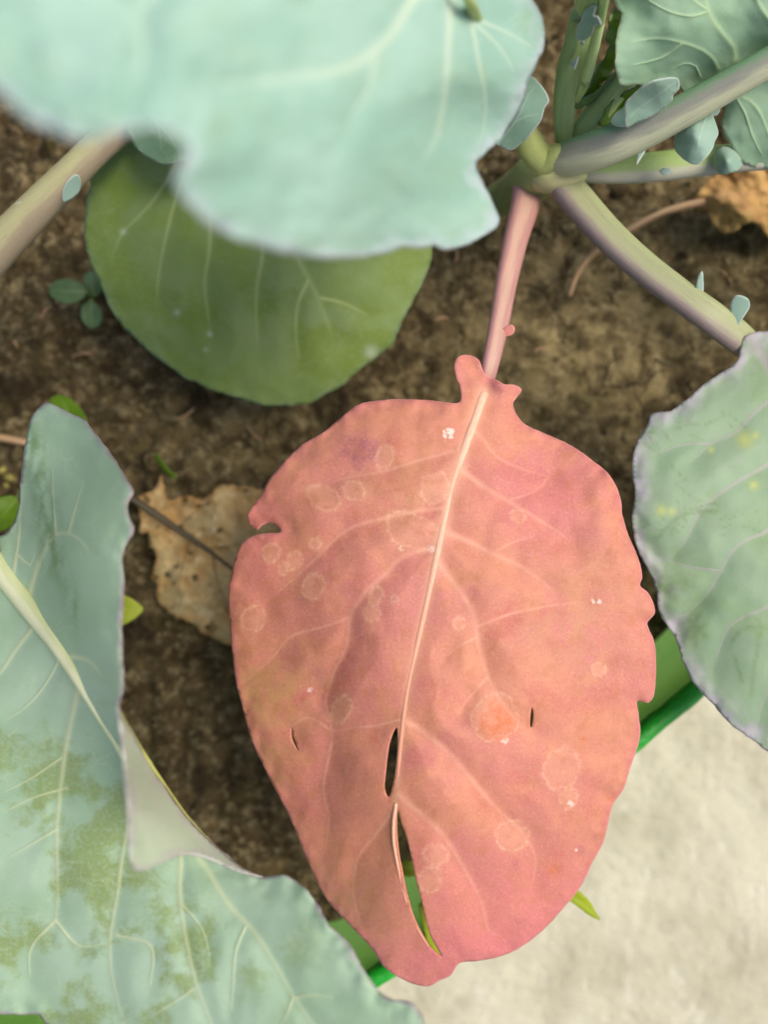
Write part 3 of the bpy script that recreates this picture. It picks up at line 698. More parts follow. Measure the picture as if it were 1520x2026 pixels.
def right_extra(v):
    x, y = v[:, 0], v[:, 1]; yel = np.zeros(len(v)); scr = np.zeros(len(v))
    for a, b, r in ((1408, 890, 6), (1475, 870, 16), (1495, 862, 8), (1492, 960, 9), (1310, 1010, 10), (1330, 1012, 8)):
        yel = np.maximum(yel, np.exp(-((x - a) ** 2 + (y - b) ** 2) / r ** 2))
    r_ = random.Random(5)
    for i in range(46):
        a, b = r_.uniform(1270, 1500), r_.uniform(800, 1060); t = r_.uniform(-.5, 1.2); L = r_.uniform(6, 22)
        scr = np.maximum(scr, 0.8 * np.exp(-(seg_dist(v, np.array([(a - L * math.cos(t), b - L * math.sin(t)), (a + L * math.cos(t), b + L * math.sin(t))])) / 1.8) ** 2))
    for pts in ([(1360, 1250), (1375, 1230), (1385, 1215)], [(1365, 1225), (1385, 1245), (1400, 1262)], [(1380, 1250), (1400, 1235)], [(1478, 1220), (1500, 1225), (1505, 1250), (1492, 1330), (1488, 1375)],
                [(1500, 1240), (1470, 1245), (1450, 1270)], [(1455, 1300), (1470, 1350)], [(1300, 1065), (1350, 1020), (1420, 1010)]):
        scr = np.maximum(scr, np.exp(-(seg_dist(v, spline(pts, 6)) / 4.5) ** 2))
    return dict(yellow=yel, scratch=scr * (0.55 + 0.45 * nz(v, 10, 3.0, 2)))
def overlay(mat, name, col, amt):
    t = mat.node_tree; b = t.nodes['Principled BSDF']; s_ = b.inputs['Base Color'].links[0].from_socket
    a = t.nodes.new('ShaderNodeAttribute'); a.attribute_name = name
    m = t.nodes.new('ShaderNodeMix'); m.data_type = 'RGBA'; ml = t.nodes.new('ShaderNodeMath'); ml.operation = 'MULTIPLY'; ml.inputs[1].default_value = amt; ml.use_clamp = True
    t.links.new(a.outputs['Fac'], ml.inputs[0]); t.links.new(ml.outputs[0], m.inputs[0]); t.links.new(s_, m.inputs[6]); m.inputs[7].default_value = col
    t.links.new(m.outputs[2], b.inputs['Base Color'])
overlay(M_right, 'scratch', C(112, 136, 84), 0.75); overlay(M_right, 'yellow', C(196, 206, 120), 0.8)
right = leaf('leaf', plant, M_right, right_ol, right_ctrl, spacing=6, veins=right_veins, pucker=0.0010, wave=0.0012, wscale=140, margin=0.0014, tooth=2.2, seed=8.0, hump=0.001, extra=right_extra,
             label='scratched grey-green leaf with frosted lavender margin beside the pink leaf')
tube('leaf_stalk', right, S_right, [(1098, 338, 0.292, 30), (1140, 392, 0.288, 33), (1200, 460, 0.283, 32), (1262, 518, 0.279, 31), (1335, 575, 0.275, 30), (1405, 625, 0.273, 31), (1462, 668, 0.2775, 31), (1500, 705, 0.2825, 24), (1540, 770, 0.279, 12)], flat=0.8, groove=0.3)
for ol, ctrl, sd_ in (([(1379, 566), (1384, 545), (1391, 537), (1393, 552), (1393, 576), (1388, 592), (1380, 586)], [(1380, 570, .271), (1392, 540, .268), (1392, 570, .271)], 1.0),
                      ([(1446, 612), (1448, 598), (1456, 586), (1468, 585), (1482, 592), (1485, 606), (1478, 620), (1468, 634), (1460, 648), (1448, 640)], [(1446, 615, .271), (1465, 585, .267), (1485, 600, .268), (1466, 630, .271)], 2.0)):
    leaf('lobe', right, M_small, ol, ctrl, spacing=4, seed=sd_ + 10, solid=0.0004)

# ---- leaf at the upper right, its thick grey rib runs across it
ur_ol = [(1216, -20), (1222, 12), (1232, 25), (1226, 50), (1221, 70), (1219, 115), (1221, 140), (1227, 166), (1242, 171), (1255, 168), (1266, 167), (1280, 175), (1300, 163), (1330, 160), (1352, 182), (1390, 195),
         (1425, 190), (1442, 200), (1432, 230), (1428, 250), (1436, 270), (1446, 286), (1460, 308), (1472, 321), (1496, 331), (1540, 335), (1640, 330), (1750, 240), (1820, 50), (1760, -150), (1560, -260), (1330, -220), (1230, -110)]
ur_ctrl = [(1220, 20, .236), (1222, 140, .240), (1300, 160, .252), (1340, 60, .236), (1350, 180, .262), (1440, 100, .250), (1450, -20, .236), (1520, 70, .246), (1410, 190, .268), (1450, 200, .266), (1500, 150, .262), (1450, 285, .276), (1510, 330, .282),
           (1520, 240, .270), (1640, 320, .28), (1600, 60, .245), (1400, -200, .215), (1700, -120, .235), (1250, -100, .222), (1800, 50, .25)]
ur_veins = [([(1455, 118), (1452, 95), (1425, 60), (1402, 20), (1392, -30), (1380, -120)], 5.5, 3), ([(1402, 20), (1375, 2), (1340, -30)], 3, 2), ([(1420, 134), (1412, 118), (1390, 100), (1350, 85), (1300, 77), (1240, 85)], 4, 1.8),
            ([(1540, 60), (1520, 35), (1495, -10), (1480, -100)], 5, 3), ([(1460, 187), (1485, 200), (1505, 225), (1525, 275)], 4, 2), ([(1456, 190), (1475, 225), (1490, 270), (1510, 310)], 2.2, 1.4),
            ([(1405, 22), (1370, 32), (1330, 25), (1290, 5), (1270, -10)], 2.4, 1.4), ([(1350, 87), (1310, 115), (1250, 130)], 2, 1.2), ([(1385, 148), (1378, 132), (1355, 126), (1330, 138)], 1.8, 1.2)]
ur = leaf('leaf', plant, M_ur, ur_ol, ur_ctrl, spacing=6, veins=ur_veins, pucker=-0.0002, ridge=0.00035, wave=0.0014, wscale=110, margin=0.0010, tooth=1.8, seed=12.0,
          label='sea-green leaf with raised pale veins and a ragged lower margin')
tube('leaf_stalk', ur, S_ur, [(1100, 318, 0.287, 30), (1140, 309, 0.280, 37), (1200, 290, 0.272, 38), (1270, 262, 0.266, 35), (1340, 226, 0.260, 33), (1420, 182, 0.254, 31), (1520, 124, 0.247, 29), (1640, 50, 0.24, 22), (1760, -40, 0.236, 8)], flat=0.85, groove=0.15, n=28)
for ol, ctrl, vv in (
        ([(1240, 253), (1237, 225), (1239, 205), (1250, 192), (1270, 174), (1290, 162), (1315, 155), (1342, 156), (1345, 175), (1333, 190), (1330, 200), (1310, 218), (1280, 236), (1258, 244)],
         [(1240, 250, .256), (1240, 205, .248), (1300, 165, .240), (1344, 160, .246), (1300, 220, .255), (1290, 195, .249)], [([(1335, 165), (1300, 190), (1265, 215), (1245, 235)], 2, 1.2)]),
        ([(1209, 240), (1218, 226), (1232, 214), (1242, 206), (1244, 248), (1232, 251), (1218, 249)], [(1210, 240, .264), (1240, 210, .260), (1242, 250, .262)], []),
        ([(1334, 278), (1340, 260), (1352, 248), (1372, 232), (1392, 222), (1408, 218), (1416, 238), (1422, 262), (1416, 280), (1408, 300), (1396, 314), (1380, 325), (1362, 321), (1345, 308), (1335, 294)],
         [(1335, 280, .268), (1400, 220, .262), (1422, 262, .262), (1380, 325, .262), (1375, 270, .259)], [([(1400, 225), (1385, 270), (1378, 310)], 1.6, 1)]),
        ([(1258, 292), (1262, 310), (1260, 326), (1268, 315), (1278, 300), (1280, 285), (1268, 285)], [(1258, 290, .268), (1262, 325, .268), (1280, 288, .267)], []),
        ([(1408, 222), (1412, 208), (1424, 203), (1428, 212), (1422, 226), (1414, 228)], [(1410, 222, .268), (1426, 206, .27), (1420, 228, .27)], [])):
    leaf('lobe', ur, M_small, ol, ctrl, spacing=4, veins=vv, seed=13.0 + ol[0][0] * .01, solid=0.0004, tooth=0.8, pucker=.0003, wave=0.0006, wscale=50)

# ---- lime stalk below it, its blade lies beyond the frame
r2_ol = [(1560, 300), (1600, 240), (1720, 200), (1860, 260), (1920, 400), (1840, 520), (1680, 500), (1580, 400), (1556, 340)]
r2 = leaf('leaf', plant, M_ur, r2_ol, [(1560, 310, .285), (1720, 220, .27), (1900, 380, .29), (1700, 490, .285), (1720, 350, .27)], spacing=16, veins=[([(1560, 315), (1700, 340), (1880, 390)], 6, 3)], seed=14.0,
          label='grey-green leaf carried on the lime-green stalk')
tube('leaf_stalk', r2, S_r2, [(1105, 330, 0.293, 22), (1160, 335, 0.291, 25), (1220, 336, 0.290, 27), (1300, 330, 0.288, 29), (1400, 318, 0.286, 29), (1480, 312, 0.285, 26), (1570, 314, 0.284, 20)], flat=0.75, groove=0.35, n=24)
for ol, ctrl in (([(1413, 318), (1418, 300), (1432, 290), (1450, 294), (1462, 306), (1472, 322), (1462, 336), (1448, 342), (1430, 346), (1417, 336)],
                  [(1415, 318, .280), (1440, 290, .278), (1472, 322, .282), (1432, 346, .279), (1440, 318, .272)]),
                 ([(1306, 338), (1316, 332), (1330, 335), (1328, 342), (1316, 346)], [(1306, 338, .279), (1330, 335, .279), (1316, 346, .279)])):
    leaf('lobe', r2, M_small, ol, ctrl, spacing=4, seed=15.0, solid=0.0004)

# ---- upright stalks and crinkled young leaves in the heart
up_ol = [(1130, -20), (1200, -30), (1300, -120), (1290, -260), (1150, -300), (1060, -200), (1080, -80)]
up = leaf('leaf', plant, M_ur, up_ol, [(1160, -25, .214), (1290, -200, .19), (1070, -180, .19), (1170, -280, .18), (1180, -150, .185)], spacing=16, veins=[([(1165, -10), (1180, -120), (1170, -280)], 6, 3)], seed=16.0,
          label='leaf rising on a broad channelled green stalk')
tube('leaf_stalk', up, S_up, [(1118, 290, 0.288, 14), (1117, 262, 0.283, 20), (1119, 215, 0.273, 25), (1128, 160, 0.262, 30), (1143, 90, 0.248, 33), (1158, 20, 0.232, 34), (1168, -40, 0.216, 30)], flat=0.6, groove=0.5, n=28)
tube('stalk_ridge', up, stalk_mat('stalk_pale', C(160, 188, 120), C(180, 204, 142), C(196, 216, 164), C(164, 190, 126)),
     [(1143, 200, 0.268, 5), (1158, 165, 0.257, 10), (1172, 110, 0.246, 12), (1186, 50, 0.233, 12), (1200, -20, 0.215, 11)], flat=0.8)
for ol, ctrl in (([(1140, 75), (1142, 55), (1150, 40), (1158, 22), (1170, 12), (1180, 14), (1176, 30), (1184, 34), (1190, 50), (1178, 52), (1172, 68), (1158, 80), (1146, 80)],
                  [(1142, 75, .233), (1170, 14, .222), (1190, 50, .224), (1155, 80, .234)]),
                 ([(1130, 126), (1134, 120), (1142, 114), (1146, 112), (1142, 128), (1136, 138)], [(1130, 126, .248), (1146, 112, .245), (1136, 138, .249)]),
                 ([(1148, 86), (1154, 82), (1158, 86), (1152, 91)], [(1148, 86, .238), (1158, 84, .237), (1152, 91, .239)])):
    leaf('lobe', up, M_lob2, ol, ctrl, spacing=3.5, seed=17.0, solid=0.0003)
heart = leaf('leaf', plant, M_young, [(1152, 208), (1156, 180), (1170, 158), (1182, 138), (1196, 116), (1204, 92), (1200, 72), (1208, 58), (1206, 40), (1212, 22), (1222, 16), (1236, 24), (1232, 60), (1226, 110), (1214, 140), (1200, 160), (1185, 182), (1168, 200)],
             [(1152, 208, .274), (1180, 140, .262), (1204, 90, .250), (1222, 18, .240), (1228, 100, .256), (1190, 175, .272), (1200, 130, .266)], spacing=4, tooth=5.0, margin=0.004, wave=0.0012, wscale=30, seed=18.0,
             label='small crinkled dark green young leaf with frilled margin')
tube('leaf_stalk', heart, S_up, [(1128, 285, 0.290, 10), (1150, 262, 0.284, 22), (1178, 228, 0.277, 25), (1208, 190, 0.270, 26), (1238, 158, 0.265, 24), (1262, 130, 0.262, 16)], flat=0.8)
leaf('leaf', plant, M_young, [(1140, 208), (1152, 198), (1176, 186), (1200, 164), (1224, 138), (1220, 152), (1196, 178), (1170, 202), (1150, 214), (1138, 214)],
     [(1140, 210, .270), (1180, 182, .264), (1222, 142, .254), (1160, 208, .270), (1200, 174, .262)], spacing=3.5, tooth=3.0, margin=0.003, seed=19.0, label='narrow frilled young leaf pressed against the upright stalk')
leaf('leaf', plant, M_young, [(1186, 248), (1196, 228), (1208, 208), (1224, 192), (1244, 180), (1262, 172), (1276, 170), (1262, 186), (1246, 196), (1236, 214), (1220, 232), (1206, 246)],
     [(1188, 248, .275), (1210, 205, .266), (1270, 172, .256), (1240, 205, .272), (1206, 246, .277), (1225, 208, .276)], spacing=3.5, tooth=4.0, margin=0.003, seed=20.0, label='frilled young leaf with lime inner side beside the grey rib')
leaf('leaf', plant, M_young, [(1118, 296), (1130, 276), (1160, 266), (1190, 256), (1206, 252), (1220, 250), (1206, 262), (1186, 272), (1150, 288)],
     [(1118, 292, .283), (1160, 268, .279), (1218, 251, .273), (1180, 276, .279)], spacing=4, tooth=1.0, seed=21.0, label='tiny green leaf bud at the base of the grey rib')

# ================================================================== THE NEIGHBOURING PLANT (rooted left of the frame)
plant2 = empty('cabbage_plant', P(-330, 830, SOIL_D), 'cabbage plant whose round green leaf and rubbed blue-green leaf reach in over the soil', 'cabbage plant')
tube('stem', plant2, S_stem, [(-330, 830, 0.392, 36), (-345, 838, 0.36, 38), (-360, 840, 0.33, 40), (-380, 845, 0.31, 22)], n=20, rough=0.12)
green_ol = [(222, 282), (200, 312), (181, 350), (168, 410), (168, 480), (182, 530), (192, 550), (212, 602), (240, 645), (280, 680), (325, 720), (380, 755), (435, 777), (480, 790), (520, 801), (565, 804),
            (612, 799), (645, 780), (682, 760), (720, 726), (760, 697), (775, 684), (796, 640), (820, 592), (840, 550), (855, 505), (858, 430), (820, 340), (700, 250), (560, 195), (400, 190), (280, 235)]
green_ctrl = [(225, 285, .292), (170, 430, .302), (240, 640, .316), (380, 750, .324), (560, 800, .326), (720, 720, .324), (850, 500, .320), (350, 350, .288), (350, 560, .300), (520, 600, .302), (660, 600, .305), (500, 350, .288), (700, 350, .300), (400, 210, .284), (650, 250, .296)]
green_veins = [([(330, 240), (480, 300), (560, 440), (592, 515), (625, 580), (645, 630), (662, 678)], 7.5, 3.1), ([(500, 330), (520, 480), (508, 570), (507, 640), (512, 690)], 4.5, 2.5), ([(420, 300), (415, 480), (405, 560), (414, 640), (417, 660)], 4.8, 2.5),
               ([(360, 270), (345, 330), (300, 400), (243, 460), (225, 500)], 4.2, 2.0), ([(390, 290), (352, 380), (325, 480), (312, 560), (312, 600)], 3.8, 2.0), ([(610, 555), (590, 600), (585, 660), (593, 715)], 3.2, 1.9), ([(635, 590), (680, 600), (730, 625)], 3.0, 1.8)]
def green_extra(v):
    r = np.zeros(len(v))
    for a, b, s_ in ((350, 618, 6), (415, 660, 5), (408, 692, 4), (735, 696, 13), (243, 458, 6)):
        r = np.maximum(r, np.exp(-((v[:, 0] - a) ** 2 + (v[:, 1] - b) ** 2) / s_ ** 2))
    return dict(scratch=r * 0.8)
overlay(M_green, 'scratch', C(196, 210, 184), 0.9)
green = leaf('leaf', plant2, M_green, green_ol, green_ctrl, spacing=6.5, veins=green_veins, pucker=0.0006, wave=0.0012, wscale=160, margin=0.0008, tooth=2.4, seed=23.0, hump=0.0008, extra=green_extra,
             label='round mid-green leaf tucked under the large pale leaf')
tube('leaf_stalk', green, S_left, [(-372, 840, 0.315, 46), (-250, 760, 0.305, 44), (-120, 620, 0.297, 41), (0, 488, 0.290, 38), (70, 415, 0.286, 35), (140, 345, 0.283, 32), (205, 282, 0.281, 30), (280, 235, 0.280, 24), (360, 255, 0.281, 14)], flat=0.85)
for ol, ctrl, mt in (([(124, 398), (124, 378), (132, 360), (146, 347), (156, 348), (160, 362), (156, 380), (142, 393), (130, 399)], [(124, 396, .277), (148, 346, .272), (160, 365, .276), (135, 398, .278)], M_small),
                     ([(25, 408), (30, 402), (38, 400), (44, 402), (38, 410), (30, 412)], [(25, 408, .283), (42, 401, .281), (36, 411, .283)], M_small)):
    leaf('lobe', green, mt, ol, ctrl, spacing=3.5, seed=24.0, solid=0.0004)
leaf('lobe', green, waxy_leaf('waxy_lobe_green', C(112, 148, 112), C(122, 156, 122), C(104, 142, 96), C(160, 186, 150), C(150, 172, 140), 0.5, 0.7), [(246, 240), (256, 268), (268, 292), (290, 312), (322, 326), (358, 322), (392, 312), (420, 270), (390, 220), (300, 205)],
     [(248, 240, .272), (280, 300, .270), (325, 325, .270), (400, 300, .268), (330, 260, .262), (350, 210, .268)], spacing=5, veins=[([(300, 215), (315, 265), (318, 300)], 2, 1), ([(308, 240), (335, 270), (350, 300)], 1.6, 1)], seed=25.0, tooth=1.0)

# ---- the rubbed leaf at the lower left with its folded margin
bl_ol = [(92, 797), (76, 806), (60, 826), (52, 860), (44, 910), (38, 970), (34, 1010), (20, 1045), (-10, 1062), (-80, 1060), (-200, 1100), (-330, 1300), (-360, 1560), (-280, 1800), (-120, 1950), (-40, 2000), (0, 2007), (40, 2008), (76, 2008), (94, 2028),
         (200, 2110), (450, 2170), (700, 2130), (835, 2060), (838, 2020), (818, 1988), (790, 1981), (760, 1972), (738, 1944), (715, 1911), (690, 1868), (652, 1832), (626, 1788), (598, 1752), (565, 1732), (520, 1734), (480, 1717), (432, 1678), (372, 1618),
         (322, 1548), (282, 1486), (246, 1425), (233, 1394), (241, 1360), (240, 1300), (238, 1240), (243, 1160), (240, 1100), (250, 1075), (262, 1048), (254, 1020), (250, 998), (262, 972), (248, 945), (212, 888), (165, 832), (140, 818), (112, 804)]
bl_ctrl = [(92, 800, .262), (50, 900, .262), (35, 1010, .272), (150, 900, .252), (255, 970, .214), (245, 1100, .204), (240, 1250, .197), (236, 1390, .196), (150, 1050, .224), (60, 1180, .252), (150, 1200, .219), (130, 1310, .228), (200, 1400, .210), (-80, 1080, .274),
           (0, 1120, .262), (0, 1350, .242), (-200, 1200, .27), (-330, 1500, .262), (60, 1550, .236), (250, 1500, .222), (300, 1530, .220), (380, 1625, .228), (480, 1715, .224), (560, 1733, .215), (250, 1700, .228), (400, 1760, .221), (100, 1800, .232), (0, 2000, .236), (80, 2010, .235),
           (300, 1950, .218), (500, 1900, .210), (600, 1760, .210), (700, 1880, .200), (820, 1990, .194), (640, 2020, .202), (450, 2160, .216), (-250, 1800, .25)]
bl_veins = [([(152, 1372), (135, 1450), (122, 1535), (112, 1641), (113, 1766), (108, 1821), (100, 1850)], 4.5, 2.5), ([(108, 1821), (155, 1871), (215, 1865)], 2.6, 1.6), ([(108, 1821), (60, 1876), (58, 1940)], 2.4, 1.4),
            ([(240, 1495), (252, 1616), (240, 1701), (232, 1766), (218, 1846), (218, 1911), (230, 1976), (250, 2040)], 4, 2.2), ([(228, 1850), (298, 1873), (295, 1960)], 2.2, 1.5),
            ([(345, 1640), (357, 1696), (355, 1766), (365, 1846), (385, 1936), (410, 2006), (430, 2060)], 4, 2.5), ([(378, 1960), (340, 1985), (300, 2010)], 2, 1.4),
            ([(330, 1600), (380, 1681), (410, 1721), (450, 1786), (500, 1841), (540, 1901), (580, 1971), (622, 2030), (660, 2080)], 5, 3), ([(580, 1971), (560, 2026)], 2, 1.4), ([(584, 1975), (610, 1968), (660, 1975)], 1.8, 1.0),
            ([(55, 1185), (70, 1130), (82, 1100), (105, 1060), (135, 1056), (162, 1074), (180, 1105)], 4.5, 2.5), ([(135, 1056), (145, 1015), (165, 950)], 2.6, 1.4), ([(110, 1058), (104, 980), (102, 920)], 2, 1.2),
            ([(26, 1132), (36, 1060), (38, 1010), (44, 960)], 3, 1.5), ([(36, 1100), (58, 1118), (68, 1090)], 2, 1.2), ([(62, 1245), (30, 1285), (0, 1330), (-60, 1400)], 3.6, 2), ([(10, 1150), (-40, 1190), (-100, 1220)], 3, 2),
            ([(138, 1300), (160, 1302), (182, 1314), (205, 1345)], 4, 2), ([(128, 1560), (60, 1580), (0, 1610)], 2, 1.3), ([(120, 1500), (60, 1540), (0, 1570)], 2, 1.3), ([(112, 1640), (60, 1670), (10, 1700)], 1.8, 1.2),
            ([(122, 1296), (84, 1360), (45, 1402), (0, 1430)], 2.2, 1.2), ([(360, 1790), (400, 1840), (415, 1900)], 1.8, 1.2), ([(486, 1830), (466, 1880), (460, 1950), (455, 2010)], 1.8, 1.0)]
bl_mid = [(-60, 1048), (0, 1128), (62, 1212), (105, 1268), (135, 1312), (190, 1400), (222, 1455), (252, 1515)]
def bl_extra(v):
    x, y = v[:, 0], v[:, 1]
    low = 1 / (1 + np.exp(-(y - 1400) / 40)) * (1 - 0.9 / (1 + np.exp(-(x + y * 0.35 - 1230) / 40)))
    st = np.exp(-((x - (62 + (y - 850) * 0.16)) / 22) ** 2) * np.clip((y - 830) / 40, 0, 1) * np.clip((1170 - y) / 60, 0, 1) + np.exp(-((x - (140 + (y - 1190) * .25)) / 16) ** 2 - ((y - 1190) / 50) ** 2)
    stn = np.clip(0.5 + 1.6 * nz(np.stack([x, y * 0.28], 1), 12, 6.0, 3), 0, 1)
    return dict(rubm=np.clip(low, 0, 1), scratch=np.clip(st, 0, 1) * stn)
overlay(M_bl, 'scratch', C(108, 136, 84), 0.75)
bl = leaf('leaf', plant2, M_bl, bl_ol, bl_ctrl, spacing=7, extra=bl_extra, spine=bl_mid, veins=bl_veins, pucker=0.0008, ridge=0.0003, wave=0.0010, wscale=150, margin=0.0016, tooth=1.5, seed=27.0, hump=0.0009,
          label='blue-green leaf with olive rubbed patches, thick cream midrib and folded margin')
rib('midrib', bl, S_mid, bl_mid, 27, 6, sink=-0.02, flat=0.6)
tube('leaf_stalk', bl, S_left, [(-372, 845, 0.315, 44), (-300, 880, 0.308, 42), (-200, 930, 0.296, 38), (-120, 985, 0.282, 33), (-60, 1048, 0.268, 27), (-20, 1100, 0.262, 22)], flat=0.85)
fold_ol = [(233, 1392), (246, 1425), (282, 1486), (322, 1548), (372, 1618), (432, 1678), (480, 1716), (520, 1734), (470, 1722), (410, 1697), (368, 1690), (330, 1704), (296, 1720), (272, 1722), (260, 1700), (257, 1660), (256, 1610), (252, 1560), (246, 1500), (240, 1450)]
fold_ctrl = [(233, 1392, .1850), (282, 1486, .2110), (322, 1548, .2180), (372, 1618, .2240), (432, 1678, .2240), (520, 1734, .2190), (470, 1720, .2180), (400, 1695, .2150), (272, 1722, .1840), (257, 1650, .1780), (252, 1560, .1780), (240, 1450, .1800), (300, 1620, .1930), (310, 1690, .1960)]
M_fold = waxy_leaf('waxy_leaf_underside', C(190, 210, 180), C(200, 212, 190), C(160, 196, 146), C(206, 216, 190), C(190, 180, 188), 0.5, 0.7, 0.7, edge_w=0.22, net=0.08, edge_amt=0.6)
leaf('folded_margin', bl, M_fold, fold_ol, fold_ctrl, spacing=5, seed=28.0, wave=0.0006, wscale=80, label='pale grey-green underside of the margin folded over')
tube('fold_crease', bl, stalk_mat('crease', C(176, 180, 90), C(186, 188, 104), C(150, 152, 60), C(160, 160, 80)),
     [(240, 1410, .1930, 1.2), (258, 1446, .2040, 2.5), (282, 1487, .2115, 3.4), (322, 1549, .2185, 3.6), (372, 1619, .2245, 3.2), (420, 1668, .2270, 1.2)], n=8)

# ================================================================== SMALL THINGS ON THE SOIL
def flat_mat(name, a, b, vein=None, **kw): return plain(name, a, b, vein=vein, **kw)
# dry leaves
k = N('dry_leaf'); lp = k.attr('lp', True); vn = k.attr('vein')
c = k.mix(k.ramp(k.noise(k.warp(lp, 2, 0.4), 1.6, 5, 0.6), 0.35, 0.65), C(214, 190, 138), C(192, 156, 100))
c = k.mix(k.ramp(k.noise(lp, 3.4, 5, 0.65), 0.52, 0.7, 0, 0.75), c, C(230, 212, 168))
c = k.mix(k.ramp(k.noise(lp, 2.6, 4, 0.6), 0.58, 0.72, 0, 0.75), c, C(128, 92, 48))
c = k.mix(k.ramp(k.voro(k.warp(lp, 6, 0.16), 3.4, 'F1'), 0.16, 0.30, 0.85, 0), c, C(70, 60, 40))
c = k.mix(k.math('MULTIPLY', vn, 0.7), c, C(104, 80, 50)); c = k.mix(k.ramp(k.attr('edge'), 0, 0.12, 0.5, 0), c, C(176, 122, 58))
k.bump(k.noise(lp, 9, 6, 0.7), 0.0012, 0.8); M_dry = k.finish(c, 0.8, 0.2, 0.15, C(180, 130, 60))
k = N('dry_leaf_brown'); lp = k.attr('lp', True); vn = k.attr('vein')
c = k.mix(k.ramp(k.noise(k.warp(lp, 2, 0.4), 2.4, 5, 0.6), 0.35, 0.65), C(204, 166, 106), C(166, 128, 80))
c = k.mix(k.ramp(k.noise(lp, 4.4, 5, 0.65), 0.55, 0.7, 0, 0.8), c, C(204, 166, 106)); c = k.mix(k.math('MULTIPLY', vn, 0.7), c, C(196, 146, 108))
c = k.mix(k.ramp(k.noise(lp, 3.1, 4, 0.65), 0.58, 0.7, 0, 0.7), c, C(84, 60, 38))
k.bump(k.noise(lp, 7, 5, 0.6), 0.0008, 0.6); M_dry2 = k.finish(c, 0.8, 0.2, 0.12, C(180, 130, 60))
M_dstalk = stalk_mat('dry_stalk_dark', C(70, 60, 42), C(92, 82, 60), C(64, 54, 38), C(54, 46, 34))
M_dstalk2 = stalk_mat('dry_stalk_tan', C(172, 138, 102), C(190, 158, 118), C(160, 126, 94), C(140, 108, 78))
dry1 = empty('dry_leaf', P(380, 1100, .372), 'crumpled tan dead leaf with dark stalk lying between the blue-green and pink leaves', 'dead leaf')
d1 = leaf('blade', dry1, M_dry, [(272, 985), (300, 975), (310, 955), (316, 942), (322, 945), (324, 970), (334, 988), (352, 984), (368, 978), (392, 986), (412, 982), (430, 964), (450, 960), (500, 968), (560, 990), (590, 1080), (570, 1200), (500, 1268), (450, 1275), (402, 1255),
          (380, 1232), (350, 1222), (328, 1205), (313, 1185), (312, 1160), (300, 1140), (308, 1110), (308, 1092), (294, 1080), (292, 1052), (278, 1058), (275, 1020)],
          [(272, 985, .362), (316, 942, .358), (430, 965, .357), (590, 1080, .362), (450, 1275, .366), (315, 1180, .364), (278, 1055, .360), (400, 1090, .352), (350, 1030, .362), (470, 1150, .362), (360, 1160, .353), (450, 1030, .352)],
          spacing=5, veins=[([(380, 1060), (360, 1120), (352, 1180)], 2.5, 1.2), ([(420, 1090), (430, 1150), (460, 1220)], 2.5, 1.2), ([(340, 1040), (310, 1060), (290, 1065)], 2, 1.2), ([(410, 1085), (460, 1080), (520, 1060)], 2.2, 1.2), ([(350, 1045), (390, 1010), (420, 990)], 2.2, 1.2)],
          wave=0.004, wscale=46, tooth=4, margin=0.004, seed=31.0, pucker=.0012)
tube('stalk', dry1, M_dstalk, [(225, 962, .352, 7), (258, 984, .3515, 7), (300, 1012, .3515, 7.5), (345, 1043, .3520, 6.5), (395, 1076, .3510, 5), (440, 1110, .3525, 3.5), (490, 1150, .355, 2)], n=10, rough=0.2)
dry2 = empty('dry_leaf', P(1450, 400, .372), 'shrivelled brown dead leaf trailing a long thin stalk beside the purple-green stalk', 'dead leaf')
d2 = leaf('blade', dry2, M_dry2, [(1362, 400), (1385, 378), (1410, 352), (1440, 338), (1470, 330), (1520, 318), (1600, 330), (1640, 400), (1600, 480), (1530, 478), (1512, 455), (1490, 440), (1470, 446), (1450, 460), (1428, 458), (1410, 440), (1400, 420), (1380, 412)],
          [(1362, 402, .362), (1440, 345, .352), (1520, 330, .350), (1600, 400, .356), (1520, 470, .362), (1430, 455, .362), (1450, 400, .350), (1520, 400, .354)],
          spacing=4.5, wave=0.006, wscale=60, tooth=3, margin=0.003, seed=33.0, veins=[([(1365, 402), (1420, 392), (1500, 380), (1600, 390)], 3, 1.5), ([(1420, 392), (1450, 365), (1480, 345)], 2.2, 1.2), ([(1450, 388), (1490, 415), (1520, 440)], 2.2, 1.2)], pucker=-.0015)
tube('stalk', dry2, M_dstalk2, [(1128, 585, .372, 4), (1142, 545, .370, 5), (1165, 512, .367, 6.5), (1192, 490, .362, 7), (1240, 458, .358, 7.5), (1300, 425, .357, 7), (1345, 410, .358, 8), (1390, 400, .357, 8), (1440, 390, .355, 5)], n=10, rough=0.2)

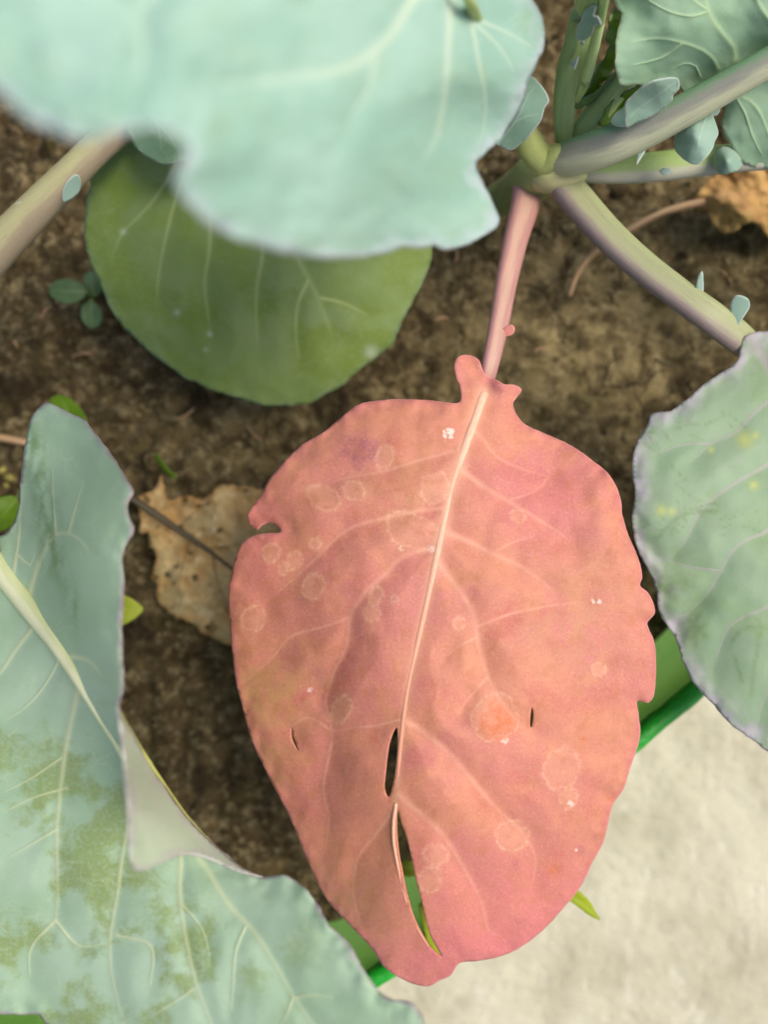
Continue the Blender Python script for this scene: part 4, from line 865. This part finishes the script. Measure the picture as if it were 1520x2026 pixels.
M_weed = plain('weed_bright', C(92, 130, 22), C(112, 146, 34), 3, 0.45, 0.25, vein=C(140, 170, 70), tcol=C(120, 180, 20))
M_weed2 = plain('weed_yellow', C(150, 166, 50), C(168, 178, 64), 3, 0.5, 0.25, vein=C(176, 190, 90), tcol=C(160, 190, 40))
M_seed = plain('seedling_green', C(88, 116, 70), C(104, 132, 88), 3, 0.55, 0.15, vein=C(140, 160, 116))
M_wstalk = stalk_mat('weed_stalk', C(112, 136, 60), C(128, 146, 74), C(108, 120, 60), C(100, 110, 60))
def soil_at(px, py):
    x, y, _ = P(px, py, SOIL_D); return CAMZ - soil_h(x, y)
def weed(name, label, cat, base, leaves, mat):
    """base pixel on the soil; leaves: (outline, tip distance, attach pixel)"""
    bd = soil_at(*base)
    e = empty(name, P(base[0], base[1], bd), label, cat)
    for i, (ol, dd, at) in enumerate(leaves):
        a = np.array(ol, float); c0 = a.mean(0); tip = a[np.argmax(np.hypot(*(a - np.array(at)).T))]
        ctrl = [(at[0], at[1], dd + 0.002), (tip[0], tip[1], dd + 0.001), (c0[0] + (tip[1] - at[1]) * .3, c0[1] - (tip[0] - at[0]) * .3, dd - .001), (c0[0] - (tip[1] - at[1]) * .3, c0[1] + (tip[0] - at[0]) * .3, dd - .001), (c0[0], c0[1], dd)]
        lf = leaf('leaf', e, mat, ol, ctrl, spacing=4, veins=[([tuple(at), tuple(c0), tuple(tip)], 2, 1)], seed=40.0 + i, solid=0.0004)
        mx, my = (at[0] + base[0]) / 2, (at[1] + base[1]) / 2
        tube('leaf_stalk', lf, M_wstalk, [(base[0], base[1], bd + .004, 4), (mx, my, (bd + dd) / 2, 3.5), (at[0], at[1], dd + .0022, 3)], n=8)
    return e
def oval(cx, cy, a, b, rot=0, n=14):
    r = math.radians(rot)
    return [(cx + a * math.cos(t) * math.cos(r) - b * math.sin(t) * math.sin(r), cy + a * math.cos(t) * math.sin(r) + b * math.sin(t) * math.cos(r)) for t in [2 * math.pi * i / n for i in range(n)]]
weed('seedling', 'small dark green seedling with oval leaves at the edge of the round green leaf', 'seedling', (182, 590),
     [(oval(133, 576, 37, 24, 4), .356, (168, 577)), (oval(180, 622, 21, 28, -12), .360, (180, 597)), (oval(182, 562, 17, 26, -15), .366, (184, 584))], M_seed)
weed('weed_plant', 'bright green weed showing leaves around the tip of the blue-green leaf', 'weed', (70, 910),
     [([(98, 790), (112, 782), (132, 785), (152, 800), (166, 820), (170, 838), (150, 850), (120, 840), (100, 815)], .335, (115, 842)), ([(-25, 1000), (0, 984), (24, 980), (36, 992), (40, 1015), (28, 1036), (10, 1048), (-20, 1052)], .318, (30, 990))], M_weed)
weed('weed_plant', 'small yellow-green weed leaf poking out beside the tan dead leaf', 'weed', (215, 1200), [([(222, 1176), (246, 1179), (262, 1186), (280, 1200), (282, 1208), (268, 1222), (248, 1234), (225, 1238), (205, 1205)], .335, (208, 1206))], M_weed2)
weed('weed_plant', 'pointed yellow-green weed leaning out over the tub rim beneath the pink leaf', 'weed', (930, 1625),
     [([(1095, 1745), (1120, 1748), (1147, 1764), (1168, 1784), (1178, 1802), (1188, 1820), (1170, 1813), (1150, 1799), (1130, 1784), (1105, 1770)], .300, (1096, 1752)),
      ([(828, 1790), (842, 1800), (858, 1838), (870, 1868), (880, 1902), (862, 1890), (846, 1862), (836, 1830)], .306, (832, 1794)),
      ([(790, 1712), (806, 1702), (828, 1708), (832, 1722), (818, 1734), (800, 1732)], .322, (830, 1712))], plain('weed_lime', C(150, 170, 24), C(168, 184, 40), 3, 0.45, 0.25, vein=C(186, 200, 90), tcol=C(160, 200, 20)))
# blade of grass, root, straws, yellow bits
gb = leaf('grass_blade', None, M_weed, [(304, 898), (312, 902), (324, 918), (338, 934), (350, 944), (340, 945), (324, 932), (310, 914)], [(304, 898, .366), (348, 944, .360), (325, 920, .362), (330, 930, .362)], spacing=3.5, seed=44.0, solid=0.0004)
gb['label'] = 'short green grass blade lying on soil above the tan dead leaf'; gb['category'] = 'grass blade'
rt = tube('root', None, M_dstalk2, [(-60, 850, .362, 9), (0, 866, .361, 8), (40, 873, .361, 8), (75, 884, .364, 7), (120, 900, .371, 4)], n=10, rough=0.3)
rt['label'] = 'pale dry root running under the tip of the blue-green leaf'; rt['category'] = 'root'
rng = random.Random(23)
def straw_piece():
    while True:
        px, py = rng.choice([(rng.uniform(250, 560), rng.uniform(820, 960)), (rng.uniform(260, 560), rng.uniform(1280, 1560)), (rng.uniform(860, 1240), rng.uniform(500, 850)), (rng.uniform(0, 180), rng.uniform(560, 780)), (rng.uniform(1250, 1480), rng.uniform(480, 760))])
        return px, py
for i in range(18):
    px, py = straw_piece(); a = rng.uniform(0, 6.28); L = rng.uniform(9, 26); pts = []
    for t in (-1, -.3, .4, 1):
        x, y = px + math.cos(a + .2 * t) * L * t, py + math.sin(a + .2 * t) * L * t
        pts.append((x, y, soil_at(x, y) - .0009, rng.uniform(1.6, 3.2) * (1.2 - abs(t) * .6)))
    dd = min(p[2] for p in pts[1:3]); pts = [(x, y, min(d, dd + .0012), r) for x, y, d, r in pts]
    o = tube('straw_piece', None, M_dstalk2 if i % 2 else M_dstalk, pts, n=6, step=8)
    o['label'] = 'short dry straw fragment lying on the soil'; o['category'] = 'straw'; o['group'] = 'straw fragments on the soil'
M_bit = plain('yellow_bit', C(160, 150, 70), C(176, 168, 96), 60, 0.6, use_pos=True)
for i, (px, py, s) in enumerate(((18, 945, .0026), (4, 930, .0022), (12, 962, .0018))):
    me = blob('seed_husk', M_bit, 8.0 + i, 0.7); d = soil_at(px, py)
    o = bpy.data.objects.new('seed_husk', me); o.location = P(px, py, d - s * .5); o.scale = (s, s * .7, s); o.rotation_euler = (0, 0, i)
    link(o, None, 'small yellowish husk on dark soil near the dry root', 'husk', 'yellow husks by the root')
